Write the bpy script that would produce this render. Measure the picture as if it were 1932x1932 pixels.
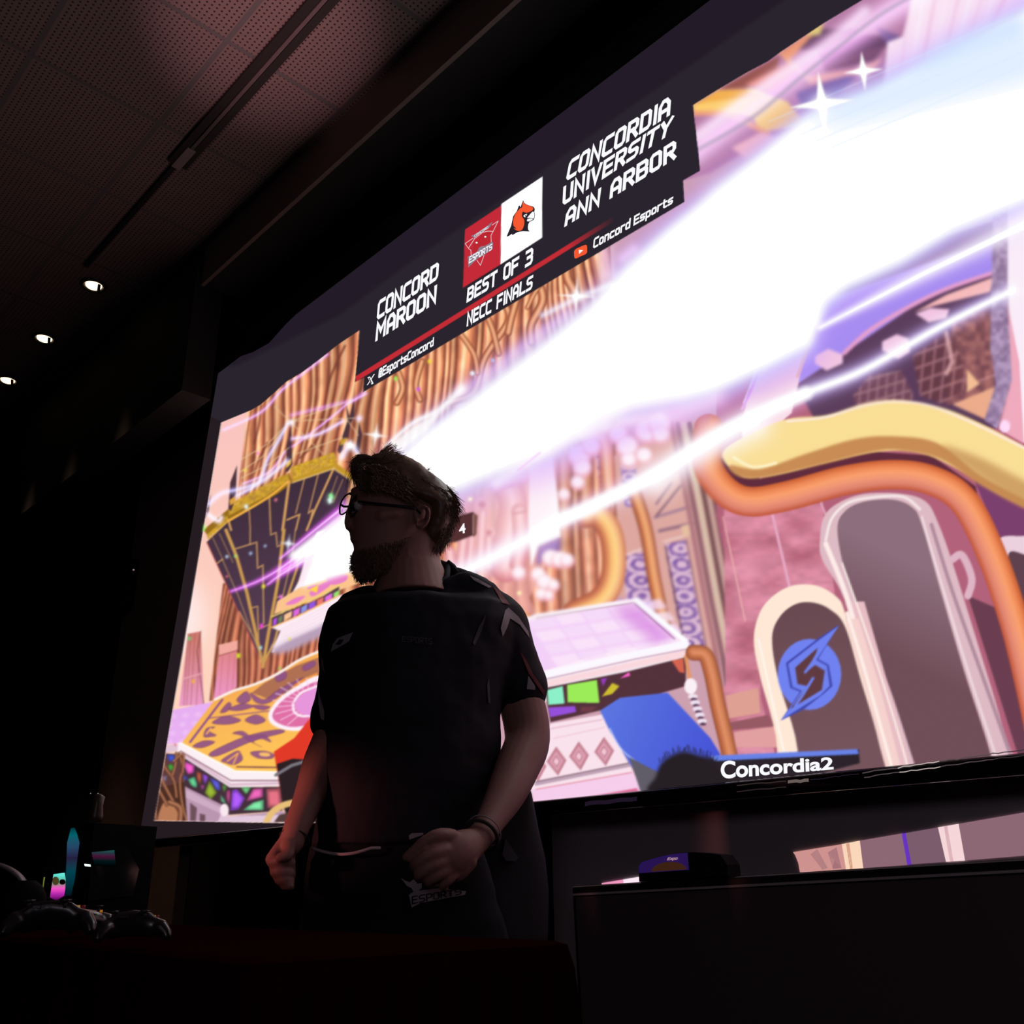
import bpy, bmesh, math, random
import numpy as np
from mathutils import Vector, Matrix
from mathutils.bvhtree import BVHTree
random.seed(7); np.random.seed(7)
scene = bpy.context.scene
for o in list(bpy.data.objects): bpy.data.objects.remove(o)
COL = scene.collection

# ------------------------------------------------------------------ camera
FPX, CPX, CAMH = 1800.0, 966.0, 0.9
def _n(v): return np.array(v, float) / np.linalg.norm(v)
_X = _n((1866, -734, -1800)); _Y = _n((2005, 683, 1800)); _Y = _n(_Y - _X * (_X @ _Y)); _Z = np.cross(_X, _Y)
RW = np.stack([_X, _Y, _Z])                       # camera (x right, y down, z forward) -> world
cam_d = bpy.data.cameras.new('camera'); cam = bpy.data.objects.new('camera', cam_d); COL.objects.link(cam)
cam_d.sensor_fit = 'HORIZONTAL'; cam_d.sensor_width = 36.0; cam_d.lens = 36.0 * FPX / 1932.0
cam_d.clip_start = 0.05; cam_d.clip_end = 100
M3 = Matrix([[RW[i][0], -RW[i][1], -RW[i][2]] for i in range(3)])
cam.matrix_world = Matrix.Translation((0, 0, CAMH)) @ M3.to_4x4()
scene.camera = cam

# ------------------------------------------------------------------ photo-to-place helpers (trace points land on real planes)
def ray(px, py):
    return RW @ np.array([px - CPX, py - CPX, FPX])
def atY(px, py, Y):
    r = ray(px, py); return Vector(r * (Y / r[1])) + Vector((0, 0, CAMH))
def atX(px, py, X):
    r = ray(px, py); return Vector(r * (X / r[0])) + Vector((0, 0, CAMH))
def atZ(px, py, Z):
    r = ray(px, py); return Vector(r * ((Z - CAMH) / r[2])) + Vector((0, 0, CAMH))
def atD(px, py, D):
    r = ray(px, py); return Vector(r * (D / FPX)) + Vector((0, 0, CAMH))
# ------------------------------------------------------------------ world, lights, exposure
w = bpy.data.worlds.new('dark_room'); scene.world = w; w.use_nodes = True
w.node_tree.nodes['Background'].inputs[0].default_value = (0.5, 0.36, 0.36, 1)
w.node_tree.nodes['Background'].inputs[1].default_value = 0.0022
vs = scene.view_settings
vs.view_transform = 'Standard'; vs.look = 'None'; vs.exposure = 0.0; vs.gamma = 1.0; vs.use_curve_mapping = False
scene.cycles.use_denoising = True
scene.cycles.max_bounces = 6

def light(name, kind, loc, target, power, color, size=0.3, size_y=None, spot=60, blend=0.8):
    d = bpy.data.lights.new(name, kind); d.energy = power; d.color = color
    if kind == 'AREA':
        d.size = size
        if size_y: d.shape = 'RECTANGLE'; d.size_y = size_y
    else:
        d.shadow_soft_size = size
    if kind == 'SPOT': d.spot_size = math.radians(spot); d.spot_blend = blend
    o = bpy.data.objects.new(name, d); COL.objects.link(o)
    o.location = loc
    o.rotation_euler = (Vector(target) - Vector(loc)).to_track_quat('-Z', 'Y').to_euler()
    return o
# pink stage uplight washing the ceiling above the right of the frame
light('ceiling_uplight', 'SPOT', (-0.9, 0.5, 1.6), tuple(atZ(500, 28, 4.2)), 330.0, (1.0, 0.52, 0.56), 0.05, spot=19, blend=1.0)
# added dim red spot, low at the left, tinting the player's arm
light('red_glow_spot', 'SPOT', (-1.98, 0.05, 1.10), (-1.73, 1.08, 1.04), 26.0, (1.0, 0.28, 0.25), 0.04, spot=16, blend=0.9)
# added cool fill for wall and person, low behind the camera on the right
light('cool_fill', 'AREA', (0.9, -1.1, 1.35), (-1.5, 2.4, 1.0), 3.0, (0.93, 0.84, 1.0), 0.5, 0.3)
# added weak warm fill from behind the camera, serving as ambient light
light('warm_fill', 'AREA', (1.6, -1.6, 2.9), (-1.8, 1.6, 1.2), 1.8, (1.0, 0.64, 0.64), 1.2, 1.2)

def crop(x0, y0, s):
    return lambda *pts: [(x0 + x / s, y0 + y / s) for x, y in pts]
A = crop(250, 600, 3.22); B = crop(250, 1100, 3.864); Cc = crop(640, 160, 2.76); D_ = crop(500, 800, 3.22)
E_ = crop(1232, 0, 2.76); F_ = crop(1232, 700, 2.76); G = crop(800, 700, 3.5127); H_ = crop(980, 1100, 4.1106)
L_ = crop(860, 320, 8.05); R_ = crop(960, 1380, 1.9877); Q_ = crop(1300, 1350, 3.057); K_ = crop(1400, 380, 3.6316)
A2 = crop(380, 600, 4.83); B2 = crop(380, 1000, 6.0385); J_ = crop(640, 830, 6.9); W_ = crop(450, 1350, 2.9723)
T_ = crop(0, 1560, 6.0375); T2 = crop(0, 1430, 3.848); U_ = crop(490, 1480, 7.1556); V_ = crop(740, 1480, 7.1556)
C1 = crop(0, 0, 2.76); Z_ = crop(1130, 1540, 4.83)

YS, YW, ZC = 2.10, 2.40, 4.20                      # projection screen, back wall, ceiling

# ------------------------------------------------------------------ object helpers
def link(o, parent=None):
    COL.objects.link(o)
    if parent is not None: o.parent = parent
    return o
def tag(o, label=None, cat=None, group=None, kind=None):
    if label: o['label'] = label
    if cat: o['category'] = cat
    if group: o['group'] = group
    if kind: o['kind'] = kind
    return o
def empty(name, loc, label=None, cat=None, group=None):
    o = bpy.data.objects.new(name, None); o.location = loc; o.empty_display_size = 0.1
    link(o); return tag(o, label, cat, group)
def make(name, verts, faces, material, parent=None, smooth=False):
    me = bpy.data.meshes.new(name)
    if parent is not None:
        off = Vector(parent.location) if parent.parent is None else Vector(parent.location) + Vector(parent.parent.location)
        verts = [tuple(Vector(v) - off) for v in verts]
    me.from_pydata([tuple(v) for v in verts], [], faces); me.validate()
    bm = bmesh.new(); bm.from_mesh(me); bmesh.ops.recalc_face_normals(bm, faces=bm.faces); bm.to_mesh(me); bm.free()
    if smooth:
        me.polygons.foreach_set('use_smooth', [True] * len(me.polygons))
    me.materials.append(material)
    return link(bpy.data.objects.new(name, me), parent)
class MB:
    """collects shapes for ONE mesh"""
    def __init__(s): s.v = []; s.f = []
    def add(s, v, f):
        n = len(s.v); s.v += [Vector(p) for p in v]; s.f += [tuple(i + n for i in q) for q in f]; return s
    def box(s, c, d, R=None):
        c = Vector(c); pts = []
        for z in (-1, 1):
            for y in (-1, 1):
                for x in (-1, 1):
                    p = Vector((x * d[0] / 2, y * d[1] / 2, z * d[2] / 2)); pts.append(c + (R @ p if R else p))
        return s.add(pts, [(0, 2, 3, 1), (4, 5, 7, 6), (0, 1, 5, 4), (2, 6, 7, 3), (0, 4, 6, 2), (1, 3, 7, 5)])
    def bbox(s, c, d, R=None, bev=0.01, seg=3):
        bm = bmesh.new(); bmesh.ops.create_cube(bm, size=1)
        bmesh.ops.scale(bm, vec=d, verts=bm.verts)
        bmesh.ops.bevel(bm, geom=bm.edges[:], offset=bev, segments=seg, affect='EDGES', profile=0.5)
        c = Vector(c); pts = [c + (R @ v.co if R else v.co.copy()) for v in bm.verts]
        f = [[v.index for v in q.verts] for q in bm.faces]; bm.free(); return s.add(pts, f)
    def tube(s, pts, rad, n=10, caps=True, flat=None):
        pts = [Vector(p) for p in pts]; rad = rad if hasattr(rad, '__len__') else [rad] * len(pts)
        rings = []; up = None
        for i, p in enumerate(pts):
            t = (pts[min(i + 1, len(pts) - 1)] - pts[max(i - 1, 0)]).normalized()
            if up is None:
                up = t.orthogonal().normalized() if flat is None else (Vector(flat) - t * t.dot(Vector(flat))).normalized()
            else:
                up = (up - t * t.dot(up)).normalized()
            b = t.cross(up); r = rad[i]; ru, rb = (r if hasattr(r, '__len__') else (r, r))
            rings.append([p + up * (math.cos(a) * ru) + b * (math.sin(a) * rb) for a in [2 * math.pi * k / n for k in range(n)]])
        return s.rings(rings, caps)
    def rings(s, rings, caps=True):
        n = len(rings[0]); v = [p for r in rings for p in r]; f = []
        for i in range(len(rings) - 1):
            for k in range(n):
                f.append((i * n + k, i * n + (k + 1) % n, (i + 1) * n + (k + 1) % n, (i + 1) * n + k))
        if caps: f.append(tuple(range(n))[::-1]); f.append(tuple((len(rings) - 1) * n + k for k in range(n)))
        return s.add(v, f)
    def ball(s, c, r, R=None, n=16):
        c = Vector(c); r = r if hasattr(r, '__len__') else (r, r, r); rg = []
        for i in range(1, n // 2):
            th = math.pi * i / (n // 2)
            rg.append([c + ((R @ q) if R else q) for q in [Vector((math.sin(th) * math.cos(a) * r[0], math.sin(th) * math.sin(a) * r[1], math.cos(th) * r[2])) for a in [2 * math.pi * k / n for k in range(n)]]])
        return s.rings(rg)
    def prism(s, poly, d):
        """flat outline (3D points) pushed along vector d"""
        n = len(poly); d = Vector(d); v = [Vector(p) for p in poly] + [Vector(p) + d for p in poly]
        return s.add(v, [tuple(range(n))[::-1], tuple(range(n, 2 * n))] + [(i, (i + 1) % n, n + (i + 1) % n, n + i) for i in range(n)])
    def build(s, name, m, parent=None, smooth=False): return make(name, s.v, s.f, m, parent, smooth)

def mat(name, col, rough=0.6, metal=0.0, emit=None, estr=1.0, noise=0.12, scale=30, spec=0.5, bump=0.0, coat=0.0, trans=0.0):
    m = bpy.data.materials.new(name); m.use_nodes = True; nt = m.node_tree; b = nt.nodes['Principled BSDF']
    b.inputs['Roughness'].default_value = rough; b.inputs['Metallic'].default_value = metal
    b.inputs['Specular IOR Level'].default_value = spec
    b.inputs['Coat Weight'].default_value = coat
    if trans: b.inputs['Transmission Weight'].default_value = trans
    tc = nt.nodes.new('ShaderNodeTexCoord'); nz = nt.nodes.new('ShaderNodeTexNoise'); nz.inputs['Scale'].default_value = scale; nz.inputs['Detail'].default_value = 4
    nt.links.new(tc.outputs['Object'], nz.inputs['Vector'])
    mr = nt.nodes.new('ShaderNodeMapRange'); mr.inputs['To Min'].default_value = 1 - noise; mr.inputs['To Max'].default_value = 1 + noise
    nt.links.new(nz.outputs['Fac'], mr.inputs['Value'])
    mx = nt.nodes.new('ShaderNodeMix'); mx.data_type = 'RGBA'; mx.blend_type = 'MULTIPLY'; mx.inputs[0].default_value = 1
    mx.inputs[6].default_value = (*col, 1); nt.links.new(mr.outputs[0], mx.inputs[7]); nt.links.new(mx.outputs[2], b.inputs['Base Color'])
    if bump:
        bp = nt.nodes.new('ShaderNodeBump'); bp.inputs['Strength'].default_value = bump; bp.inputs['Distance'].default_value = 0.0022
        nt.links.new(nz.outputs['Fac'], bp.inputs['Height']); nt.links.new(bp.outputs[0], b.inputs['Normal'])
    if emit:
        b.inputs['Emission Color'].default_value = (*emit, 1); b.inputs['Emission Strength'].default_value = estr
    return m
def lin(c):
    c = np.asarray(c, float) / 255.0
    return np.where(c <= 0.04045, c / 12.92, ((c + 0.055) / 1.055) ** 2.4)

# ------------------------------------------------------------------ room shell
m_black = mat('black_paint', (0.010, 0.009, 0.010), 0.85, bump=0.2, scale=14)
m_brown = mat('brown_wall_panel', (0.26, 0.17, 0.13), 0.8, bump=0.2, scale=18)
m_floor = mat('dark_carpet', (0.012, 0.010, 0.012), 0.95, bump=0.5, scale=220)
m_fascia = mat('painted_fascia', (0.17, 0.13, 0.11), 0.75, bump=0.1, scale=10)

# ceiling tiles: perforated panels and flat joint strips, from object coordinates
m_ceil = bpy.data.materials.new('perforated_ceiling_tile'); m_ceil.use_nodes = True
nt = m_ceil.node_tree; bs = nt.nodes['Principled BSDF']; bs.inputs['Roughness'].default_value = 0.8
tc = nt.nodes.new('ShaderNodeTexCoord'); sp = nt.nodes.new('ShaderNodeSeparateXYZ'); nt.links.new(tc.outputs['Object'], sp.inputs[0])
def mth(op, a, b=None, c=None):
    n = nt.nodes.new('ShaderNodeMath'); n.operation = op
    for i, x in enumerate((a, b, c)):
        if x is None: continue
        if hasattr(x, 'links'): nt.links.new(x, n.inputs[i])
        else: n.inputs[i].default_value = x
    return n.outputs[0]
def joint(s, off, size, half):
    t = mth('MODULO', mth('ADD', s, 100 * size - off), size)
    return mth('LESS_THAN', mth('MINIMUM', t, mth('SUBTRACT', size, t)), half)
jx = joint(sp.outputs[0], -2.945, 0.63, 0.011); jy = joint(sp.outputs[1], 1.235, 0.565, 0.011)
jj = mth('MAXIMUM', jx, jy)
def hole(s): return mth('SUBTRACT', mth('FRACT', mth('ADD', mth('DIVIDE', s, 0.0215), 100.0)), 0.5)
hx, hy = hole(sp.outputs[0]), hole(sp.outputs[1])
dd = mth('SQRT', mth('ADD', mth('MULTIPLY', hx, hx), mth('MULTIPLY', hy, hy)))
dot = mth('MULTIPLY', mth('LESS_THAN', dd, 0.21), mth('SUBTRACT', 1.0, jj))
mxa = nt.nodes.new('ShaderNodeMix'); mxa.data_type = 'RGBA'; nt.links.new(jj, mxa.inputs[0]); mxa.inputs[6].default_value = (0.17, 0.12, 0.115, 1); mxa.inputs[7].default_value = (0.10, 0.09, 0.09, 1)
mxb = nt.nodes.new('ShaderNodeMix'); mxb.data_type = 'RGBA'; nt.links.new(dot, mxb.inputs[0]); nt.links.new(mxa.outputs[2], mxb.inputs[6]); mxb.inputs[7].default_value = (0.02, 0.005, 0.005, 1)
nt.links.new(mxb.outputs[2], bs.inputs['Base Color'])

def struct(name, mb, m): return tag(mb.build(name, m), kind='structure')
XL, XR, YF, YB = -10.5, 3.2, -3.4, YW
struct('floor', MB().box(((XL + XR) / 2, (YF + YB) / 2, -0.05), (XR - XL + .4, YB - YF + .4, 0.1)), m_floor)
struct('ceiling', MB().box(((XL + XR) / 2, (YF + YB) / 2, ZC + 0.05), (XR - XL + .4, YB - YF + .4, 0.1)), m_ceil)
wall_back = struct('wall_back', MB().box(((XL + XR) / 2, YB + 0.05, ZC / 2), (XR - XL + .4, 0.1, ZC)), m_black)
struct('wall_left', MB().box((XL - 0.05, (YF + YB) / 2, ZC / 2), (0.1, YB - YF, ZC)), m_black)
struct('wall_right', MB().box((XR + 0.05, (YF + YB) / 2, ZC / 2), (0.1, YB - YF, ZC)), m_black)
struct('wall_front', MB().box(((XL + XR) / 2, YF - 0.05, ZC / 2), (XR - XL + .4, 0.1, ZC)), m_black)
# pale brown pilaster on the back wall left of the screen
pL = atY(203, 1495, YW).x; pR = atY(352, 1680, YW).x
struct('trim_1', MB().box(((pL + pR) / 2, YW - 0.03, 1.85), (pR - pL, 0.06, 3.7)), m_brown)
# drop fascia in front of the screen, pale to the right of its end, black to the left
fY = atZ(388, 466, ZC).y; fxe = atZ(388, 466, ZC).x
fz = atY(438, 484, fY).z
struct('trim_2', MB().box(((fxe + XR) / 2, fY + 0.01, (fz + ZC) / 2), (XR - fxe, 0.02, ZC - fz)), m_fascia)
struct('trim_5', MB().box(((fxe + XR) / 2, (fY + .021 + YB) / 2, (fz + .01 + ZC) / 2), (XR - fxe, YB - fY - .021, ZC - fz - .01)), m_black)
struct('trim_3', MB().box(((fxe + XL) / 2, fY + 0.05, 3.75), (fxe - XL, 0.16, 0.9)), m_black)

# ------------------------------------------------------------------ the projected picture, painted as flat picture content
X0, Y0, CW, CH = 230, -300, 2150, 1960             # canvas, in photo units, sampled onto the screen plane below
PIC = np.zeros((CH, CW, 3)); PIC[:] = (205, 160, 175)
GX = np.arange(CW) + X0 + 0.5; GY = np.arange(CH) + Y0 + 0.5
def smooth(pts, n=6, closed=True):
    P = [np.array(p, float) for p in pts]; out = []; m = len(P)
    for i in range(m if closed else m - 1):
        if closed: a, b, c, d = P[i - 1], P[i], P[(i + 1) % m], P[(i + 2) % m]
        else: a, b, c, d = P[max(i - 1, 0)], P[i], P[i + 1], P[min(i + 2, m - 1)]
        for k in range(n):
            t = k / n; out.append(tuple(0.5 * ((2 * b) + (c - a) * t + (2 * a - 5 * b + 4 * c - d) * t * t + (3 * b - a - 3 * c + d) * t ** 3)))
    if not closed: out.append(tuple(P[-1]))
    return out
def boxblur(m, r):
    r = int(r)
    if r < 1: return m
    for ax in (0, 1):
        for _ in range(2):
            p = np.pad(m, [(r + 1, r) if a == ax else (0, 0) for a in (0, 1)])
            c = np.cumsum(p, axis=ax); n = m.shape[ax]
            m = (np.take(c, range(2 * r + 1, 2 * r + 1 + n), axis=ax) - np.take(c, range(0, n), axis=ax)) / (2 * r + 1)
    return m
def mask(pts, blur=0):
    P = np.array(pts, float) - (X0, Y0); pad = int(2 * blur + 3)
    x0 = max(int(P[:, 0].min()) - pad, 0); x1 = min(int(P[:, 0].max()) + pad + 1, CW)
    y0 = max(int(P[:, 1].min()) - pad, 0); y1 = min(int(P[:, 1].max()) + pad + 1, CH)
    if x1 <= x0 or y1 <= y0: return None
    m = np.zeros((y1 - y0, x1 - x0)); xs = np.arange(x0, x1); Qn = np.roll(P, -1, axis=0)
    for j in range(m.shape[0]):
        for s in (0.25, 0.75):
            y = y0 + j + s
            k = (P[:, 1] <= y) != (Qn[:, 1] <= y)
            if not k.any(): continue
            c = np.sort(P[k, 0] + (y - P[k, 1]) * (Qn[k, 0] - P[k, 0]) / (Qn[k, 1] - P[k, 1]))
            for a, b in zip(c[::2], c[1::2]):
                i0 = max(int(a) - x0 - 1, 0); i1 = min(int(b) - x0 + 2, len(xs))
                if i1 > i0: m[j, i0:i1] += 0.5 * np.clip(np.minimum(b, xs[i0:i1] + 1) - np.maximum(a, xs[i0:i1]), 0, 1)
    return (slice(y0, y1), slice(x0, x1)), boxblur(np.clip(m, 0, 1), blur)
def poly(pts, col, a=1.0, blur=0, sm=False, grad=None):
    """flat polygon; grad=(col2, p, q): blends col->col2 from point p to q"""
    if sm: pts = smooth(pts)
    r = mask(pts, blur)
    if r is None: return
    sl, m = r; c = np.array(col, float)
    if grad is not None:
        c2, p, q = np.array(grad[0], float), np.array(grad[1], float), np.array(grad[2], float); d = q - p
        t = ((GX[sl[1]][None, :] - p[0]) * d[0] + (GY[sl[0]][:, None] - p[1]) * d[1]) / (d @ d)
        t = np.clip(t, 0, 1)[..., None]; c = c * (1 - t) + c2 * t
    m = (m * a)[..., None]; PIC[sl] = PIC[sl] * (1 - m) + c * m
def texture(pts, fn, a=1.0, blur=0, sm=False):
    if sm: pts = smooth(pts)
    r = mask(pts, blur)
    if r is None: return
    sl, m = r; xx, yy = np.meshgrid(GX[sl[1]], GY[sl[0]]); c = fn(xx, yy)
    m = (m * a)[..., None]; PIC[sl] = PIC[sl] * (1 - m) + c * m
def dist(pts, pad):
    P = np.array(pts, float); x0 = max(int(P[:, 0].min() - pad - X0), 0); x1 = min(int(P[:, 0].max() + pad - X0) + 1, CW)
    y0 = max(int(P[:, 1].min() - pad - Y0), 0); y1 = min(int(P[:, 1].max() + pad - Y0) + 1, CH)
    if x1 <= x0 or y1 <= y0: return None
    sl = (slice(y0, y1), slice(x0, x1)); best = np.full((y1 - y0, x1 - x0), 1e9); side = np.zeros_like(best); par = np.zeros_like(best)
    n = len(P) - 1
    for i in range(n):
        a, b = P[i], P[i + 1]; d = b - a; L2 = d @ d + 1e-9
        bx0 = max(int(min(a[0], b[0]) - pad - X0), x0); bx1 = min(int(max(a[0], b[0]) + pad - X0) + 1, x1)
        by0 = max(int(min(a[1], b[1]) - pad - Y0), y0); by1 = min(int(max(a[1], b[1]) + pad - Y0) + 1, y1)
        if bx1 <= bx0 or by1 <= by0: continue
        gx = GX[bx0:bx1][None, :] - a[0]; gy = GY[by0:by1][:, None] - a[1]
        t = np.clip((gx * d[0] + gy * d[1]) / L2, 0, 1); dx = gx - t * d[0]; dy = gy - t * d[1]; dd = np.sqrt(dx * dx + dy * dy)
        s2 = (slice(by0 - y0, by1 - y0), slice(bx0 - x0, bx1 - x0)); k = dd < best[s2]
        best[s2] = np.where(k, dd, best[s2]); side[s2] = np.where(k, np.sign(d[0] * gy - d[1] * gx), side[s2]); par[s2] = np.where(k, (i + t) / n, par[s2])
    return sl, best, side, par
def line(pts, w, col, a=1.0, soft=0.8, sm=False, taper=None):
    if sm: pts = smooth(pts, 6, False)
    r = dist(pts, w + 3 + soft * 2)
    if r is None: return
    sl, d, s, t = r; ww = w / 2 * (1 if taper is None else (taper[0] + (taper[1] - taper[0]) * t))
    m = (np.clip((ww - d) / soft + 0.5, 0, 1) * a)[..., None]; PIC[sl] = PIC[sl] * (1 - m) + np.array(col, float) * m
def glow(pts, w, col, a=1.0, sm=False, taper=None):
    if sm: pts = smooth(pts, 6, False)
    r = dist(pts, w * 2.6)
    if r is None: return
    sl, d, s, t = r; ww = w * (1 if taper is None else np.maximum(taper[0] + (taper[1] - taper[0]) * t, 0.03))
    m = np.exp(-(d / ww) ** 2)[..., None] * a; g = m * np.array(col, float) / 255
    PIC[sl] = 255 * (1 - (1 - np.minimum(PIC[sl], 255) / 255) * (1 - np.clip(g, 0, 1)))
def pipe(pts, w, cols, sm=True, a=1.0, taper=None):
    """round pipe: colours across its width from the left/top side to the other"""
    if sm: pts = smooth(pts, 8, False)
    r = dist(pts, w * 0.6 + 3)
    if r is None: return
    sl, d, s, t = r; ww = w / 2 * (1 if taper is None else (taper[0] + (taper[1] - taper[0]) * t)); u = np.clip(s * d / ww * 0.5 + 0.5, 0, 1) * (len(cols) - 1)
    i = np.minimum(u.astype(int), len(cols) - 2); f = (u - i)[..., None]; cc = np.array(cols, float)
    c = cc[i] * (1 - f) + cc[i + 1] * f; m = (np.clip(ww - d + 0.5, 0, 1) * a)[..., None]; PIC[sl] = PIC[sl] * (1 - m) + c * m
def ell(cx, cy, rx, ry, rot=0, n=28):
    c, s = math.cos(rot), math.sin(rot)
    return [(cx + rx * math.cos(a) * c - ry * math.sin(a) * s, cy + rx * math.cos(a) * s + ry * math.sin(a) * c) for a in [2 * math.pi * k / n for k in range(n)]]
def star(cx, cy, r, col, rot=0.0, thin=0.12):
    pts = []
    for k in range(8):
        a = rot + k * math.pi / 4; rr = r if k % 2 == 0 else r * thin; pts.append((cx + rr * math.sin(a), cy - rr * math.cos(a)))
    poly(pts, col, blur=1); glow([(cx - .5, cy), (cx + .5, cy)], r * 0.28, col, 0.9)
def vnoise(xx, yy, sc, seed=0):
    r = np.random.RandomState(seed); g = r.rand(64, 64); x = xx / sc; y = yy / sc
    xi = np.floor(x).astype(int); yi = np.floor(y).astype(int); fx = x - xi; fy = y - yi; fx = fx * fx * (3 - 2 * fx); fy = fy * fy * (3 - 2 * fy)
    a = g[yi % 64, xi % 64]; b = g[yi % 64, (xi + 1) % 64]; c = g[(yi + 1) % 64, xi % 64]; d = g[(yi + 1) % 64, (xi + 1) % 64]
    return (a * (1 - fx) + b * fx) * (1 - fy) + (c * (1 - fx) + d * fx) * fy
def wood(wmin, wmax, seed, pal=((140, 76, 60), (226, 140, 98), (255, 204, 160), (246, 172, 122), (216, 134, 94), (168, 96, 70), (120, 66, 54)), wob=5.0, lean=3200.0):
    r = np.random.RandomState(seed); br = [0.0]
    while br[-1] < 4000: br.append(br[-1] + wmin + (wmax - wmin) * r.rand() ** 1.5)
    br = np.array(br); tone = 0.86 + 0.28 * r.rand(len(br)); pal = np.array(pal, float); amp = r.rand(len(br)) * 2 - 1
    def fn(xx, yy):
        s = (xx - 1022) / (yy + 2380) * lean + 1500; s = s + wob * np.sin(yy / 90.0 + s / 70.0) + wob * 0.5 * np.sin(yy / 37.0 + s / 31.0)
        i = np.clip(np.searchsorted(br, s) - 1, 0, len(br) - 2); t = np.clip((s - br[i]) / (br[i + 1] - br[i]), 0, 1) * (len(pal) - 1)
        k = np.minimum(t.astype(int), len(pal) - 2); f = (t - k)[..., None]
        c = (pal[k] * (1 - f) + pal[k + 1] * f) * tone[i][..., None]
        c = c * (0.84 + 0.20 * vnoise(s * 3.0, yy * 0.25, 9, seed)[..., None] + 0.14 * vnoise(s, yy, 16, seed + 1)[..., None])
        return np.clip(c, 0, 255)
    return fn

def soften(pts, r, edge=8):
    q = mask(pts, edge)
    if q is None: return
    sl, m = q; b = np.stack([boxblur(np.pad(PIC[sl][..., i], 2 * r + 2, mode='edge'), r)[2 * r + 2:-2 * r - 2, 2 * r + 2:-2 * r - 2] for i in range(3)], -1); m = m[..., None]; PIC[sl] = PIC[sl] * (1 - m) + b * m
# sky, far organ pipes
poly([(200, 560), (560, 600), (560, 1660), (200, 1660)], (250, 196, 190), grad=((255, 212, 190), (430, 800), (340, 1300)))
poly(ell(352, 1165, 34, 70), (255, 245, 250), 0.7, blur=22)
texture(A((720, 440), (1420, -40), (2900, -500), (3000, 1500), (2500, 2300), (900, 2400), (560, 1740), (600, 1400), (700, 560)), wood(9, 40, 3, wob=7.0))
texture(B((660, 0), (1420, 200), (1420, 760), (560, 860), (600, 500)), wood(5, 15, 11, ((96, 48, 42), (160, 90, 68), (214, 138, 104), (184, 104, 78), (120, 62, 50))))
line(A((720, 560), (690, 760), (660, 1100)), 2, (150, 80, 60), sm=True)
for q in (((820, 760), (760, 880), (690, 1110)), ((780, 530), (770, 640), (740, 760)), ((1290, 170), (1190, 400), (1140, 700), (1020, 850))):
    line(A(*q), 5, (125, 62, 48), 0.7, 1.5, True)
# curling pipes under the banner
for q, ww in ((((860, 1140), (880, 1230), (760, 1420), (700, 1600), (560, 1656)), 13), (((1030, 1010), (1060, 1120), (1000, 1250), (1000, 1340)), 16), (((940, 1060), (900, 1200), (880, 1290)), 14),
              (((760, 1180), (800, 1280), (830, 1400)), 12), (((1180, 930), (1190, 1010), (1230, 1080)), 18), (((430, 1440), (400, 1560), (420, 1640)), 12), (((1080, 1000), (1020, 1080), (980, 1160)), 9),
              (((620, 1280), (700, 1400), (720, 1500)), 11), (((310, 1500), (330, 1580), (300, 1656)), 12)):
    pipe(Cc(*q), ww, ((110, 58, 44), (214, 134, 92), (250, 196, 150), (214, 128, 86), (112, 58, 44)))
# left towers
poly(B((405, 370), (498, 352), (520, 885), (340, 898)), (205, 122, 110), grad=((236, 156, 200), (360, 1200), (360, 1330)))
for x in (380, 400, 430, 470): line(B((x + 25, 370), (x - 5, 890)), 1.2, (140, 70, 62), 0.6)
line(B((498, 352), (470, 500), (520, 885)), 1.6, (110, 60, 60), 0.8)
line(B((365, 700), (500, 660)), 3, (235, 170, 175), 0.8)
poly(B((638, 460), (765, 418), (760, 760), (590, 850)), (222, 130, 126), grad=((238, 150, 196), (440, 1220), (420, 1310)))
poly(B((628, 450), (768, 418), (766, 490), (632, 530)), (242, 170, 158)); line(B((632, 530), (766, 490)), 1.5, (150, 80, 80))
for x in (640, 690, 730): line(B((x + 18, 520), (x - 6, 830)), 1.0, (170, 90, 110), 0.6)
# pink tiled floor at left
poly(B((270, 930), (590, 865), (360, 1165), (222, 1180)), (232, 176, 242))
for k in range(7):
    for j in range(4):
        x = 250 + 46 * k + 24 * (j % 2); y = 930 + 62 * j + 3 * (7 - k)
        poly(B((x, y), (x + 34, y + 22), (x - 4, y + 46), (x - 34, y + 24)), (246, 206, 248) if (k + j) % 2 else (232, 176, 240), 0.45, blur=1)
# hanging black-and-gold inverted pyramid
poly(A((450, 1362), (580, 1240), (940, 1010), (1240, 900), (1320, 980), (1290, 1160), (1101, 1427), (1048, 1555), (984, 1662), (930, 1848), (860, 2007), (792, 2105), (685, 1875), (573, 1629)), (64, 46, 62), grad=((88, 62, 84), (430, 950), (500, 1200)))
poly(A2((20, 1930), (245, 1740), (800, 1410), (830, 1500), (700, 1600), (245, 1850), (60, 1990)), (150, 108, 30))
poly(A2((810, 1360), (1210, 1220), (1240, 1330), (1400, 1450), (1400, 1500), (1200, 1370), (830, 1500)), (196, 150, 44))
gold = lambda xx, yy: np.stack([176 + 60 * vnoise(xx, yy, 3, 5), 132 + 56 * vnoise(xx, yy, 3, 5), 34 + 40 * vnoise(xx, yy, 4, 8)], -1)
texture(A2((250, 1700), (720, 1440), (790, 1420), (800, 1470), (600, 1620), (250, 1800)), gold, 0.85)
texture(A2((815, 1365), (1210, 1225), (1235, 1320), (830, 1470)), gold)
texture(A((450, 1320), (575, 1200), (585, 1235), (460, 1350)), gold, 0.8)
gl = (214, 160, 96)
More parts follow.
